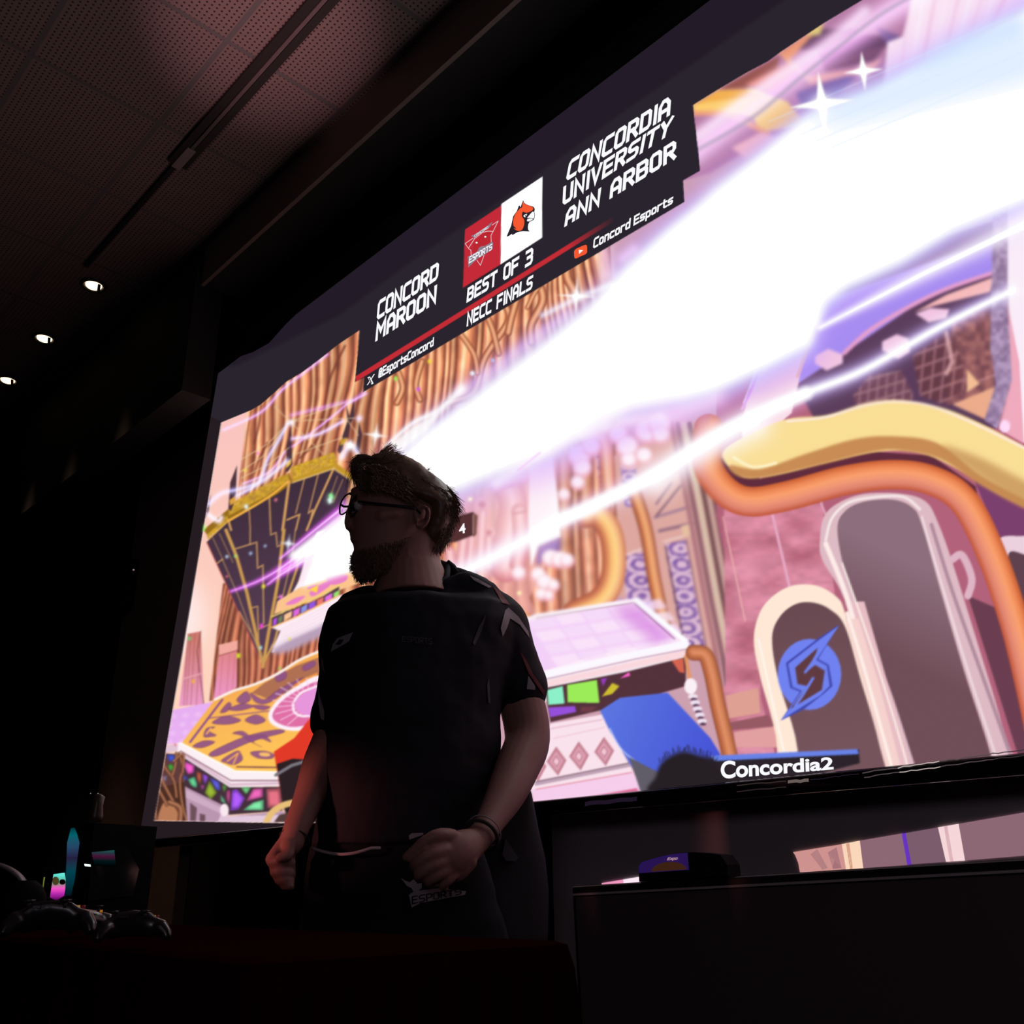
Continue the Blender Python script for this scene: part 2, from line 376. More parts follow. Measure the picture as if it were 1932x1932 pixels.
for q, ww in ((((800, 1490), (740, 1932)), 5), (((1210, 1360), (1020, 1780), (960, 1932)), 4), (((245, 1840), (270, 1932)), 4), (((620, 1640), (630, 1932)), 2.4), (((436, 1760), (445, 1932)), 2),
              (((940, 1460), (860, 1780)), 2), (((1065, 1420), (975, 1780)), 2), (((1240, 1440), (1170, 1640)), 1.2), (((1290, 1470), (1200, 1680)), 1.2), (((780, 1840), (895, 1790), (860, 1932)), 3), (((975, 1780), (1015, 1745), (985, 1880)), 2.2)):
    line(A2(*q), ww, gl)
line(A2((245, 1850), (600, 1640), (790, 1490)), 4.5, (240, 176, 70), sm=True); line(A2((830, 1500), (1205, 1372), (1400, 1500)), 2.5, (224, 186, 120))
for q, ww in ((((280, 0), (400, 300), (520, 720), (690, 1500)), 6), (((940, 0), (870, 600), (760, 1200), (700, 1560)), 6), (((1100, 400), (950, 850), (830, 1280), (705, 1520)), 4.2), (((555, 0), (555, 165)), 2.4), (((385, 215), (630, 140), (640, 435), (700, 400), (710, 1060)), 2.6),
              (((790, 0), (790, 55), (850, 30), (865, 190), (905, 170)), 2.4), (((1070, 0), (1030, 320), (930, 740)), 2), (((560, 890), (640, 870), (650, 1250)), 2.4), (((130, 90), (250, 350)), 1.3), (((205, 40), (360, 370)), 1.3), (((240, 340), (420, 750), (570, 1160)), 1.5), (((180, 380), (240, 330)), 2.5),
              (((430, 930), (600, 1230), (700, 1500)), 2.4), (((650, 1130), (760, 1080)), 2.2), (((1200, 330), (1060, 700)), 1.2), (((860, 770), (930, 740), (860, 900)), 2)):
    line(B2(*q), ww, (206, 156, 84) if ww > 3 else (196, 150, 96))
line(B2((60, 140), (290, 640), (660, 1470)), 1.6, (220, 90, 80), 0.8)
# white platform at mid-left
poly(B2((805, 1115), (1100, 985), (1570, 745), (1800, 700), (1800, 1100), (1350, 1150), (1000, 1300), (810, 1400), (800, 1385), (900, 1150)), (253, 236, 246))
poly(B2((815, 1340), (1000, 1230), (1350, 1080), (1500, 1050), (1400, 1200), (1000, 1385), (860, 1412), (805, 1395)), (186, 160, 186), blur=4)
poly(B2((815, 1320), (1000, 1210), (1350, 1060), (1350, 1090), (1000, 1250), (815, 1350)), (250, 232, 244), blur=3)
poly(A((1010, 1600), (1060, 1420), (1120, 1300), (1480, 1190), (1760, 1290), (1700, 1500), (1330, 1560), (930, 1740)), (253, 238, 248))
for k in range(9): line(A((1020, 1470 + 16 * k), (1500, 1300 + 20 * k)), 1, (238, 190, 214), 0.5)
poly(A((880, 1720), (1010, 1640), (1340, 1530), (1500, 1570), (1390, 1605), (860, 1800)), (252, 196, 140))
for q in (((930, 1740), (990, 1700), (1050, 1690), (990, 1735)), ((1080, 1660), (1180, 1600), (1200, 1625), (1100, 1690)), ((1180, 1570), (1300, 1560), (1290, 1600), (1210, 1620)), ((1060, 1640), (1130, 1620), (1110, 1660))):
    poly(A(*q), (232, 120, 208), 0.9, sm=True)
poly(A((1070, 1650), (1130, 1622), (1120, 1670)), (255, 214, 70))
poly(B2((800, 1000), (1330, 790), (1570, 640), (1570, 745), (1300, 860), (800, 1110)), (86, 60, 76))
tr = [(812, 0.0), (870, .1), (935, .17), (1040, .3), (1130, .42), (1215, .52), (1310, .65), (1400, .75), (1500, .87), (1580, 1.0)]
gc = [(176, 86, 232), (110, 130, 90), (250, 196, 150), (224, 104, 224), (140, 150, 236), (150, 84, 224), (236, 120, 110), (226, 110, 226), (150, 226, 110), (200, 104, 236)]
for k in range(9):
    x0, x1 = tr[k][0], tr[k + 1][0]; y = lambda x: 1010 - (x - 812) * 0.44
    poly(B2((x0 + 8, y(x0) + 10), (x1 - 8, y(x1) + 10), (x1 - 14, y(x1) + 78), (x0 + 6, y(x0) + 84)), gc[k])
line(B2((800, 990), (1100, 860), (1330, 760), (1580, 630)), 2.4, (236, 214, 110)); line(B2((800, 1110), (1100, 980), (1570, 745)), 2.6, (255, 190, 120))
for k in range(4): line(B2((900, 1230 - 30 * k), (1480, 960 - 40 * k)), 1, (236, 196, 206), 0.6)

# spires and threads of light
for q in (((770, 1400), (775, 1160), (800, 1050), (820, 970), (830, 1330), (790, 1400)), ((245, 1740), (262, 1500), (325, 1340), (312, 1640), (270, 1760)), ((1280, 1090), (1330, 940), (1318, 780), (1350, 900), (1390, 720), (1400, 560), (1392, 900), (1360, 960), (1340, 1100)),
          ((1400, 1220), (1420, 1100), (1436, 950), (1466, 1060), (1440, 1220)), ((1240, 1210), (1260, 1130), (1300, 1080), (1290, 1200), (1260, 1240)), ((25, 1830), (60, 1700), (90, 1600), (60, 1790))):
    poly(A2(*q), (78, 52, 62))
poly(A2((770, 1320), (820, 1280), (815, 1330), (775, 1370)), (230, 180, 60)); poly(A2((1270, 1110), (1330, 1090), (1300, 1150), (1262, 1160)), (196, 150, 40)); poly(A2((255, 1660), (310, 1620), (305, 1680), (262, 1710)), (220, 160, 60))
for q in (((665, 805), (1110, 1240)), ((805, 945), (1310, 770)), ((800, 940), (1400, 912)), ((1330, 930), (1430, 1070)), ((790, 960), (600, 1150), (345, 1300)), ((790, 970), (560, 1260), (345, 1410)), ((360, 1460), (620, 1330), (800, 1180)), ((830, 1250), (1280, 1090)), ((560, 1500), (760, 1330))):
    line(A2(*q), 1.5, (232, 206, 160), 0.9)
for q, ww, cc in ((((200, 1020), (540, 860), (740, 650), (960, 480), (1150, 330)), 3.2, (190, 90, 240)), (((320, 1620), (520, 1500), (600, 1290), (700, 1120), (790, 960)), 4, (150, 170, 255)), (((830, 1100), (1060, 1060), (1290, 940)), 4, (210, 170, 255)),
                  (((830, 1170), (960, 1080), (1240, 860), (1320, 790), (1500, 690)), 2.6, (196, 80, 236)), (((60, 1700), (180, 1600), (340, 1560), (560, 1480), (780, 1300)), 5, (160, 170, 255)), (((380, 1510), (620, 1400), (760, 1220)), 2.6, (200, 100, 230)), (((1280, 1270), (1350, 1160), (1420, 1220)), 6, (200, 200, 255)), (((60, 1790), (150, 1850), (180, 1820)), 5, (255, 220, 250))):
    glow(A2(*q), ww, cc, 0.95, True); line(A2(*q), 1.2, (250, 235, 255), 0.8, sm=True)
glow(A2((1350, 1160), (1360, 1165)), 8, (255, 255, 255)); glow(A2((815, 950), (822, 955)), 6, (240, 230, 255)); glow(A2((1435, 915), (1440, 915)), 6, (210, 180, 255))

# golden carpet platform, stained glass below
poly(B((600, 850), (900, 735), (1060, 660), (1220, 560), (1420, 470), (1560, 1500), (740, 1400), (360, 1165)), (246, 172, 84), grad=((255, 196, 90), (400, 1300), (430, 1440)))
poly(B((960, 730), (1200, 600), (1420, 520), (1420, 700), (1180, 830), (1000, 850), (870, 800)), (176, 112, 84))
poly(B((1160, 740), (1350, 650), (1350, 700), (1170, 790)), (240, 150, 70)); poly(B((990, 850), (1090, 800), (1130, 820), (1040, 850)), (250, 170, 80))
pu = (142, 82, 136)
line(B((420, 1160), (655, 850)), 4, pu); line(B((560, 985), (1060, 925)), 2, pu, 0.9); line(B((760, 1340), (1060, 1345)), 2.5, (120, 70, 80))
for q in (((570, 1235), (820, 1120), (1050, 1070), (1100, 1090), (880, 1150), (620, 1260)), ((800, 1080), (870, 1120), (960, 1110), (1010, 1160), (940, 1135), (880, 1160), (940, 1195), (850, 1150), (790, 1110), (730, 1095)), ((860, 1235), (960, 1225), (1030, 1250), (1010, 1280), (910, 1275)),
          ((520, 1120), (540, 1060), (600, 1050), (560, 1080), (610, 1110), (570, 1120)), ((650, 1290), (760, 1225), (790, 1245), (800, 1290), (740, 1325), (680, 1310)), ((640, 940), (700, 870), (720, 900), (680, 940)), ((760, 850), (830, 790), (860, 850), (800, 880)), ((860, 800), (960, 850), (1060, 780), (1240, 690), (1180, 740), (1000, 870), (900, 870)),
          ((580, 1020), (680, 970), (790, 1000), (700, 1030)), ((820, 1000), (900, 960), (970, 1000), (900, 1030)), ((440, 1190), (520, 1150), (600, 1160), (510, 1200)), ((700, 920), (800, 880), (880, 900), (780, 930)), ((880, 890), (1000, 900), (960, 925), (900, 915)), ((1040, 680), (1110, 640), (1120, 690), (1060, 720)), ((1240, 610), (1320, 570), (1330, 600), (1260, 640))):
    poly(B(*q), pu, 0.9, sm=True); sq_ = smooth(B(*q), 4); line(sq_ + [sq_[0]], 1.0, (110, 58, 84), 0.7)
poly(B((925, 1238), (990, 1238), (1000, 1262), (940, 1262)), (250, 190, 110), sm=True); line(B((690, 1300), (770, 1240), (735, 1320)), 2.5, (250, 180, 90)); line(B((540, 1100), (570, 1060), (600, 1085)), 3, (250, 180, 90))
poly(smooth(B((990, 960), (1060, 850), (1200, 750), (1380, 680), (1500, 900), (1350, 1040), (1180, 1078), (1030, 1040))), (255, 240, 250))
poly(smooth(B((1020, 960), (1085, 865), (1210, 780), (1380, 720), (1470, 900), (1330, 1010), (1180, 1050), (1060, 1020))), (224, 112, 166))
for k in range(13):
    a = 2.2 + k * 0.27; line(B((1300 + 60 * math.cos(a), 880 + 50 * math.sin(a)), (1290 + 270 * math.cos(a), 880 + 190 * math.sin(a))), 1.5, (250, 214, 240))
line(smooth(B((1180, 860), (1230, 800), (1350, 750)), 6, False), 4, (255, 240, 250)); line(smooth(B((1170, 880), (1180, 940), (1240, 970), (1350, 960)), 6, False), 4.5, (255, 240, 250)); poly(smooth(B((1185, 890), (1240, 810), (1400, 760), (1400, 950), (1240, 955))), (232, 150, 220))
line(B((600, 850), (740, 785), (900, 735), (1060, 660), (1220, 560), (1420, 475)), 5, (252, 238, 230), sm=True)
poly(B((320, 1165), (345, 1165), (745, 1375), (1065, 1380), (1075, 1480), (710, 1490), (320, 1240)), (252, 240, 244))
line(B((350, 1225), (715, 1440), (1070, 1440)), 2, (130, 80, 100)); line(B((370, 1250), (715, 1470), (1070, 1460)), 5, (222, 186, 206)); line(B((350, 1165), (750, 1372), (1060, 1378)), 3, (255, 255, 250))
poly(B((222, 1190), (330, 1170), (330, 1225), (222, 1240)), (226, 196, 214))
poly(B((370, 1270), (710, 1490), (1080, 1485), (1095, 1660), (700, 1690), (380, 1480)), (70, 48, 60)); poly(B((215, 1240), (370, 1250), (380, 1500), (190, 1500)), (96, 60, 60))
glass = [((385, 1300), (450, 1330), (445, 1385), (405, 1395), (375, 1330)), (226, 90, 190), ((405, 1430), (450, 1412), (470, 1470), (465, 1495), (430, 1475)), (96, 196, 140), ((470, 1370), (500, 1390), (495, 1470), (475, 1430)), (190, 90, 66), ((510, 1390), (550, 1410), (530, 1470)), (150, 80, 220),
         ((560, 1440), (615, 1530), (570, 1580), (528, 1530)), (140, 166, 50), ((560, 1415), (630, 1450), (640, 1510), (615, 1510)), (90, 90, 206), ((655, 1470), (685, 1480), (668, 1530)), (96, 146, 70), ((640, 1540), (670, 1590), (680, 1610), (650, 1590)), (110, 200, 150), ((690, 1510), (708, 1510), (705, 1620), (690, 1570)), (206, 80, 150),
         ((725, 1510), (760, 1500), (820, 1570), (775, 1650), (715, 1660)), (160, 84, 236), ((790, 1490), (862, 1490), (830, 1540)), (110, 196, 126), ((880, 1500), (950, 1495), (950, 1560), (830, 1590)), (218, 96, 170), ((880, 1600), (955, 1580), (955, 1655), (805, 1655)), (120, 214, 156), ((975, 1500), (1075, 1495), (1090, 1640), (985, 1640)), (206, 104, 120),
         ((250, 1250), (315, 1255), (300, 1310), (260, 1290)), (66, 80, 190), ((258, 1330), (280, 1318), (300, 1345), (280, 1375)), (66, 170, 60), ((500, 1470), (520, 1480), (510, 1510)), (200, 84, 170), ((370, 1400), (390, 1410), (405, 1440), (380, 1430)), (80, 80, 190), ((210, 1410), (255, 1405), (240, 1450), (200, 1440)), (130, 110, 140), ((200, 1330), (240, 1350), (210, 1390)), (150, 90, 80)]
for q, c in zip(glass[::2], glass[1::2]):
    poly(B(*q), tuple(v * 0.72 for v in c)); cx = sum(p[0] for p in q) / len(q); cy = sum(p[1] for p in q) / len(q)
    poly(B(*[(cx + (x - cx) * .72, cy + (y - cy) * .72) for x, y in q]), tuple(min(255, v * 1.12) for v in c), blur=2)
poly(B((375, 1480), (660, 1620), (700, 1700), (1100, 1665), (1160, 1745), (380, 1745)), (186, 150, 176)); poly(B((380, 1500), (650, 1640), (640, 1680), (380, 1560)), (206, 172, 196)); poly(B((700, 1700), (1100, 1690), (1100, 1745), (700, 1745)), (226, 200, 220))
for q in (((420, 1600), (470, 1640), (460, 1745), (420, 1745)), ((490, 1680), (530, 1690), (530, 1745), (490, 1745))): poly(B(*q), (110, 80, 90))
poly(B((640, 1640), (700, 1640), (700, 1700), (720, 1745), (620, 1745), (640, 1700)), (226, 196, 216)); poly(ell(250 + 670 / 3.864, 1100 + 1655 / 3.864, 8, 12), (250, 232, 240))
poly(B((150, 1500), (380, 1450), (400, 1745), (130, 1745)), (76, 46, 36))
poly(B((190, 1745), (215, 1620), (260, 1590), (320, 1640), (330, 1745)), (186, 124, 88), sm=True)
for q, ww in ((((235, 1230), (230, 1330), (300, 1440), (320, 1560)), 5), (((340, 1240), (365, 1350), (345, 1440), (360, 1600), (395, 1740)), 5), (((190, 1390), (240, 1490), (300, 1600), (350, 1680)), 6), (((320, 1240), (310, 1330), (290, 1400)), 5), (((180, 1490), (230, 1580), (250, 1620)), 6), (((270, 1600), (345, 1640), (345, 1745)), 10), (((155, 1570), (175, 1740)), 4), (((300, 1300), (370, 1250), (365, 1380)), 5)):
    pipe(B(*q), ww, ((96, 56, 40), (190, 130, 96), (150, 94, 68), (80, 46, 34)))
# the left player's card behind the person's arm (its portrait is left out)
poly(B((1030, 1230), (1180, 1130), (1290, 990), (1560, 1000), (1560, 1760), (1095, 1620)), (226, 58, 40)); poly(B((1050, 1320), (1170, 1280), (1420, 1300), (1420, 1745), (1140, 1745), (1095, 1620)), (44, 32, 36))
line(B((1045, 1400), (1160, 1330), (1260, 1300)), 6, (120, 116, 126)); line(smooth(B((975, 1745), (1020, 1670), (1100, 1620), (1180, 1600)), 6, False), 12, (232, 190, 120), soft=2); poly(B((1030, 1745), (1070, 1690), (1160, 1670), (1160, 1745)), (84, 62, 60))

# ---- middle: pillars, puffs, carved columns
poly(G((250, 800), (330, 760), (700, 560), (1130, 480), (1130, 1500), (760, 1640), (500, 1500), (180, 1100)), (238, 170, 170), 0.75)
texture(G((850, 600), (1250, 400), (1260, 1500), (760, 1660), (700, 1500), (900, 1100)), wood(12, 30, 21, ((150, 84, 70), (226, 140, 110), (255, 206, 176), (240, 160, 124), (200, 120, 94), (150, 92, 80)), 1.5), 0.92)
# small figure-like chimneys
pk = ((214, 128, 140), (244, 176, 180), (255, 214, 214), (236, 164, 166), (206, 124, 130))
pipe(G((560, 780), (590, 900), (560, 1100), (540, 1300)), 58, pk, taper=(0.9, 1.0)); pipe(G((470, 760), (700, 690)), 24, ((240, 170, 210), (250, 196, 226), (226, 140, 170)), sm=False)
pipe(G((630, 930), (640, 1100), (620, 1280)), 30, pk); line(G((590, 945), (680, 930)), 3, (196, 110, 120))
for cx, cy, r in ((385, 885, 15), (430, 1070, 12)):
    poly(ell(800 + cx / 3.5127, 700 + cy / 3.5127, r, r), (240, 170, 172)); poly(ell(800 + cx / 3.5127, 700 + cy / 3.5127, r * .45, r * .4), (196, 100, 104))
pipe(G((390, 940), (380, 1100), (370, 1260)), 17, pk); pipe(G((430, 1110), (425, 1300)), 14, pk); pipe(G((260, 1120), (240, 1300)), 20, pk); pipe(G((170, 1200), (180, 1300)), 22, pk); pipe(G((320, 1060), (300, 1280)), 13, pk)
poly(G((200, 970), (325, 935), (352, 960), (345, 1080), (210, 1130), (150, 1140)), (64, 34, 36))
poly(G((325, 935), (355, 960), (345, 1085), (325, 1100)), (110, 70, 62)); line(G((325, 950), (325, 1080)), 1, (200, 180, 180))
# pale wall panel under the beam
poly(G((700, 640), (850, 560), (890, 860), (905, 1100), (760, 1160), (710, 1300), (690, 1000)), (255, 252, 255))
poly(G((760, 1160), (905, 1100), (905, 1190), (740, 1290)), (150, 120, 200), 0.8, blur=3)
# carved columns
def carved(q, c1=(226, 190, 214), c2=(120, 84, 160), sc=5.0, seed=4):
    def fn(xx, yy):
        s = (xx - 1022) / (yy + 2380) * 3200; cc = 2.9 * sc * 2.2; u_ = (s - s.mean()) ; k_ = np.floor(yy / (sc * 6)); w_ = yy - (k_ + .5) * sc * 6; v = np.sin(np.sqrt(u_ * u_ * .5 + w_ * w_) / sc * 2.6 + k_ * 1.7) * .8 + 0.9 * vnoise(xx, yy, 3, seed) - .1
        t = np.clip(v * 0.7 + 0.1, 0, 1)[..., None]; return np.array(c1, float) * (1 - t) + np.array(c2, float) * t
    texture(q, fn)
poly(G((1260, 560), (1450, 480), (1800, 400), (2050, 1900), (1700, 1900), (1400, 1500), (1300, 1500)), (222, 168, 160))
carved(G((1320, 1230), (1480, 1190), (1560, 1600), (1340, 1520))); carved(G((1590, 1150), (1730, 1120), (1860, 1830), (1720, 1850)), seed=9); carved(G((1140, 560), (1190, 540), (1200, 780), (1170, 800)), sc=3.5); carved(G((1300, 620), (1400, 560), (1420, 900), (1330, 900)), sc=4)
line(G((1330, 1220), (1460, 1175)), 3, (244, 214, 220)); line(G((1560, 1060), (1780, 1010)), 6, (150, 110, 130)); line(G((1530, 970), (1760, 900)), 6, (170, 130, 150)); line(G((1540, 960), (1700, 760)), 4, (130, 90, 110)); line(G((1540, 880), (1640, 740)), 4, (130, 90, 110)); line(G((1590, 1130), (1740, 1090)), 3, (240, 214, 210))
poly(G((1700, 1030), (1760, 1010), (1770, 1090), (1720, 1100)), (230, 190, 160))
line(G((1600, 1160), (1730, 1840)), 3, (110, 70, 80)); line(G((1740, 1120), (1870, 1830)), 3, (150, 110, 130))
for x, c in ((1750, (176, 120, 128)), (1790, (146, 100, 110)), (1830, (214, 190, 170)), (1870, (120, 84, 84)), (1905, (200, 160, 150)), (1935, (130, 84, 90))):
    line(G((x - 110, 350), (x, 900), (x + 110, 1500), (x + 190, 1900), (x + 240, 2230)), 9, c, soft=3)
pipe(G((1100, 440), (1190, 470), (1220, 750), (1230, 800)), 30, ((180, 100, 90), (244, 170, 150), (255, 214, 190), (220, 140, 110), (170, 90, 80)), a=0.9)
pipe(G((1390, 790), (1470, 1050), (1530, 1400), (1610, 1760), (1640, 1900)), 26, ((150, 80, 60), (226, 150, 110), (244, 176, 120), (206, 120, 80), (140, 76, 60)))
pipe(G((1080, 960), (1150, 950), (1230, 1060), (1260, 1230), (1240, 1400), (1160, 1520), (1000, 1600)), 46, ((170, 90, 70), (214, 130, 90), (250, 190, 120), (255, 214, 140), (244, 180, 130), (200, 120, 90))[::-1])
for cx, cy, r in ((630, 1340, 14), (760, 1350, 15), (840, 1240, 17), (900, 1250, 17), (950, 1255, 14), (800, 1400, 16), (860, 1420, 12), (780, 1480, 12), (830, 1490, 10), (1030, 560, 22), (1110, 500, 18), (1050, 640, 18), (1020, 740, 14), (930, 820, 12), (1290, 420, 18), (1350, 500, 22), (1480, 400, 24), (1560, 350, 22), (1570, 420, 18), (1360, 590, 16), (1460, 560, 16)):
    px, py = 800 + cx / 3.5127, 700 + cy / 3.5127; poly(ell(px, py + 2, r, r * .95), (244, 176, 190), 0.9, blur=2); poly(ell(px - 1, py - 2, r * .85, r * .8), (255, 244, 250), blur=3)

# pink slab platform
poly(G((480, 1700), (740, 1610), (1420, 1500), (1745, 1780), (1760, 1890), (690, 2230), (600, 2200)), (252, 240, 248))
poly(H_((0, 310), (40, 300), (900, 152), (1210, 430), (600, 560), (160, 690), (100, 500)), (244, 208, 248))
for k in range(5):
    for j in range(4):
        x = 60 + 210 * k + 60 * j; y = 290 - 34 * k + 95 * j
        poly(H_((x, y), (x + 190, y - 32), (x + 250, y + 40), (x + 60, y + 74)), (252, 232, 250) if (k + j) % 2 else (248, 222, 250), 0.8, blur=2)
poly(H_((700, 190), (900, 152), (1210, 430), (1040, 470)), (206, 110, 216), 0.55, blur=10)
line(H_((130, 262), (905, 135)), 4, (252, 244, 250)); line(H_((130, 272), (890, 152)), 1.4, (170, 130, 150)); line(H_((905, 135), (1290, 450)), 10, (250, 250, 255)); line(H_((895, 160), (1205, 435)), 1.4, (110, 60, 100)); line(H_((160, 720), (620, 610), (1290, 470)), 12, (252, 248, 255), soft=2); line(H_((165, 755), (900, 590), (1310, 510)), 1.6, (176, 130, 160))
poly(H_((170, 765), (1310, 515), (1318, 565), (180, 815)), (250, 216, 222)); line(H_((185, 820), (1318, 572)), 4, (244, 232, 240))
poly(H_((195, 815), (820, 690), (1290, 575), (1290, 800), (640, 985), (240, 1080)), (84, 50, 60))
for q, c in ((((215, 830), (335, 800), (350, 935), (225, 945)), (140, 240, 200)), (((370, 790), (600, 752), (620, 930), (375, 925)), (156, 236, 90)), (((225, 965), (430, 955), (440, 1000), (240, 1040)), (150, 80, 220)), (((630, 745), (680, 735), (650, 800)), (150, 60, 190)), (((640, 880), (720, 775), (775, 800), (720, 860)), (206, 190, 50)), (((780, 740), (850, 690), (860, 720)), (250, 100, 200)), (((480, 960), (600, 960), (560, 1000), (470, 1000)), (110, 60, 70)), (((1180, 600), (1270, 585), (1280, 700), (1240, 690)), (214, 100, 80))):
    poly(H_(*q), c); 
poly(H_((240, 1090), (640, 1020), (870, 1440), (960, 1620), (120, 1710), (60, 1500)), (250, 226, 236))
for cx, cy in ((285, 1385), (460, 1345), (655, 1310), (130, 1430)):
    for sc, c in ((1.0, (196, 130, 146)), (0.7, (220, 160, 178)), (0.42, (196, 130, 150)), (0.28, (244, 200, 214))):
        poly(H_((cx - 75 * sc, cy), (cx, cy - 118 * sc), (cx + 80 * sc, cy - 10 * sc), (cx + 15 * sc, cy + 110 * sc)), c)
line(H_((240, 1130), (640, 1060)), 2, (226, 180, 200)); line(H_((265, 1205), (660, 1120)), 1.5, (236, 190, 206)); line(H_((130, 1555), (850, 1410)), 8, (190, 160, 180), soft=2); line(H_((130, 1540), (850, 1396)), 1.6, (120, 90, 100))
poly(H_((100, 1600), (880, 1460), (950, 1640), (110, 1720)), (246, 206, 236)); line(H_((130, 1600), (870, 1470)), 1.4, (220, 120, 130)); poly(H_((800, 1610), (910, 1590), (930, 1620), (520, 1660)), (220, 110, 150))
# chain of beads and post beside the slab
line(H_((1290, 570), (1320, 740)), 7, (226, 150, 100)); poly(ell(980 + 1328 / 4.1106, 1100 + 800 / 4.1106, 12, 15), (250, 240, 246))
for k in range(5): poly(ell(980 + (1345 + 18 * k) / 4.1106, 1100 + (880 + 48 * k) / 4.1106, 9, 5), (240, 226, 240)); poly(ell(980 + (1352 + 18 * k) / 4.1106, 1100 + (902 + 48 * k) / 4.1106, 6, 3), (90, 60, 90))

# ---- right: mauve palace with arches
poly(F_((330, 0), (2300, -800), (2700, 2400), (520, 2100), (520, 1650), (330, 750)), (178, 98, 122))
brick = lambda xx, yy: np.stack([186 + 44 * vnoise(xx * 0.7, yy * 1.2, 34, 2), 104 + 46 * vnoise(xx * 0.7, yy * 1.2, 34, 2), 124 + 50 * vnoise(xx * 0.7, yy * 1.2, 34, 2)], -1) * (0.93 + 0.1 * vnoise(xx * .5, yy, 7, 4)[..., None])
texture(F_((370, 700), (880, 690), (960, 1250), (560, 1400), (560, 1930), (640, 2100), (520, 2100), (380, 1900)), brick)
texture(H_((1560, 800), (1850, 800), (2000, 1400), (1650, 1400)), brick, 0.9)
line(F_((560, 560), (625, 760), (710, 1120)), 5, (230, 170, 196)); line(F_((365, 760), (480, 1300)), 3, (232, 170, 170)); line(F_((830, 500), (880, 700), (960, 900)), 4, (226, 166, 190))
poly(F_((380, 1690), (545, 1650), (560, 1780), (395, 1810)), (222, 160, 146)); poly(F_((400, 1830), (600, 1790), (640, 1850), (410, 1870)), (150, 90, 100)); poly(F_((420, 1880), (640, 1850), (660, 1960), (430, 1960)), (226, 160, 160))
poly(F_((1560, 300), (2400, 500), (2400, 1000), (1800, 870)), (124, 64, 110))
poly(F_((1640, 1170), (2400, 1500), (2400, 2400), (1900, 2000)), (106, 62, 80))
# upper right interior
poly(K_((380, 1280), (560, 800), (700, 500), (1200, 300), (1830, 100), (1830, 620), (1850, 1220), (1740, 1560), (1200, 1400), (500, 1500)), (92, 62, 92))
poly(K_((560, 680), (1720, 260), (1720, 480), (1200, 700), (700, 1040), (380, 1250), (400, 1000)), (166, 140, 240))
texture(K_((1440, 800), (1700, 720), (1730, 1280), (1400, 1400)), lambda xx, yy: np.stack([110 + 70 * vnoise(xx, yy, 9, 3), 66 + 50 * vnoise(xx, yy, 9, 3), 78 + 34 * vnoise(xx, yy, 9, 3)], -1))
poly(K_((1440, 1390), (1730, 1270), (1680, 1500)), (236, 172, 140)); poly(K_((1540, 1150), (1630, 1250), (1540, 1310)), (244, 190, 150))
line(K_((700, 1040), (880, 880), (1150, 720), (1400, 600), (1720, 490)), 8, (232, 160, 206), sm=True); poly(K_((1180, 760), (1400, 640), (1720, 520), (1700, 620), (1300, 720)), (246, 186, 186)); line(K_((1620, 1230), (1900, 1130)), 2, (220, 160, 160))
for q in (((500, 1060), (590, 1010), (690, 1050), (690, 1110), (580, 1160), (500, 1110)), ((960, 960), (1060, 910), (1140, 940), (1150, 1030), (1070, 1080), (960, 1020)), ((1190, 770), (1290, 730), (1420, 740), (1400, 800), (1280, 830))): poly(K_(*q), (242, 196, 226))
texture(K_((760, 1330), (870, 1190), (1090, 1160), (1180, 1340), (1120, 1400), (780, 1400)), lambda xx, yy: np.stack([120 + 60 * (np.maximum(np.sin(xx / 2.6 + yy / 30), np.sin(yy / 3.4 + xx / 12)) > 0.86), 74 + 60 * (np.maximum(np.sin(xx / 2.6 + yy / 30), np.sin(yy / 3.4 + xx / 12)) > 0.86), 90 + 50 * (np.maximum(np.sin(xx / 2.6 + yy / 30), np.sin(yy / 3.4 + xx / 12)) > 0.86)], -1), 0.8, 1)
texture(K_((1170, 1060), (1380, 900), (1500, 1060), (1540, 1280), (1380, 1390), (1220, 1330)), lambda xx, yy: np.stack([104 + 70 * (np.maximum(np.sin(xx / 3.2 + yy / 30), np.sin(yy / 4.2 + xx / 12)) > 0.86), 60 + 60 * (np.maximum(np.sin(xx / 3.2 + yy / 30), np.sin(yy / 4.2 + xx / 12)) > 0.86), 70 + 56 * (np.maximum(np.sin(xx / 3.2 + yy / 30), np.sin(yy / 4.2 + xx / 12)) > 0.86)], -1), 0.85, 1)
line(K_((1400, 900), (1440, 1100), (1400, 1180)), 8, (232, 180, 180), 0.8, 3)
texture(K_((1720, 100), (1830, 60), (1820, 560), (1850, 1220), (1750, 1560), (1660, 1500), (1740, 1250), (1700, 1000)), lambda xx, yy: np.stack([130 + 60 * vnoise(xx, yy, 7, 6), 104 + 60 * vnoise(xx, yy, 7, 6), 140 + 60 * vnoise(xx, yy, 7, 6)], -1))
poly(K_((1820, 0), (2600, -200), (2600, 1700), (1932, 1650), (1760, 1560), (1850, 1220), (1820, 560)), (250, 236, 248)); poly(K_((1850, 1220), (1820, 700), (1900, 1100), (1932, 1660), (1760, 1560)), (240, 170, 190)); poly(ell(1400 + 1800 / 3.63, 380 + 1540 / 3.63, 10, 12), (255, 220, 250))
poly(K_((0, 1500), (100, 1100), (250, 800), (450, 760), (540, 760), (400, 1180), (340, 1450), (100, 1650), (0, 1700)), (250, 216, 226)); line(K_((540, 760), (380, 1200)), 6, (240, 190, 176))
line(K_((150, 1060), (60, 1300), (0, 1420)), 5, (230, 150, 236)); line(K_((200, 1000), (80, 1200), (10, 1380)), 2, (255, 255, 255))
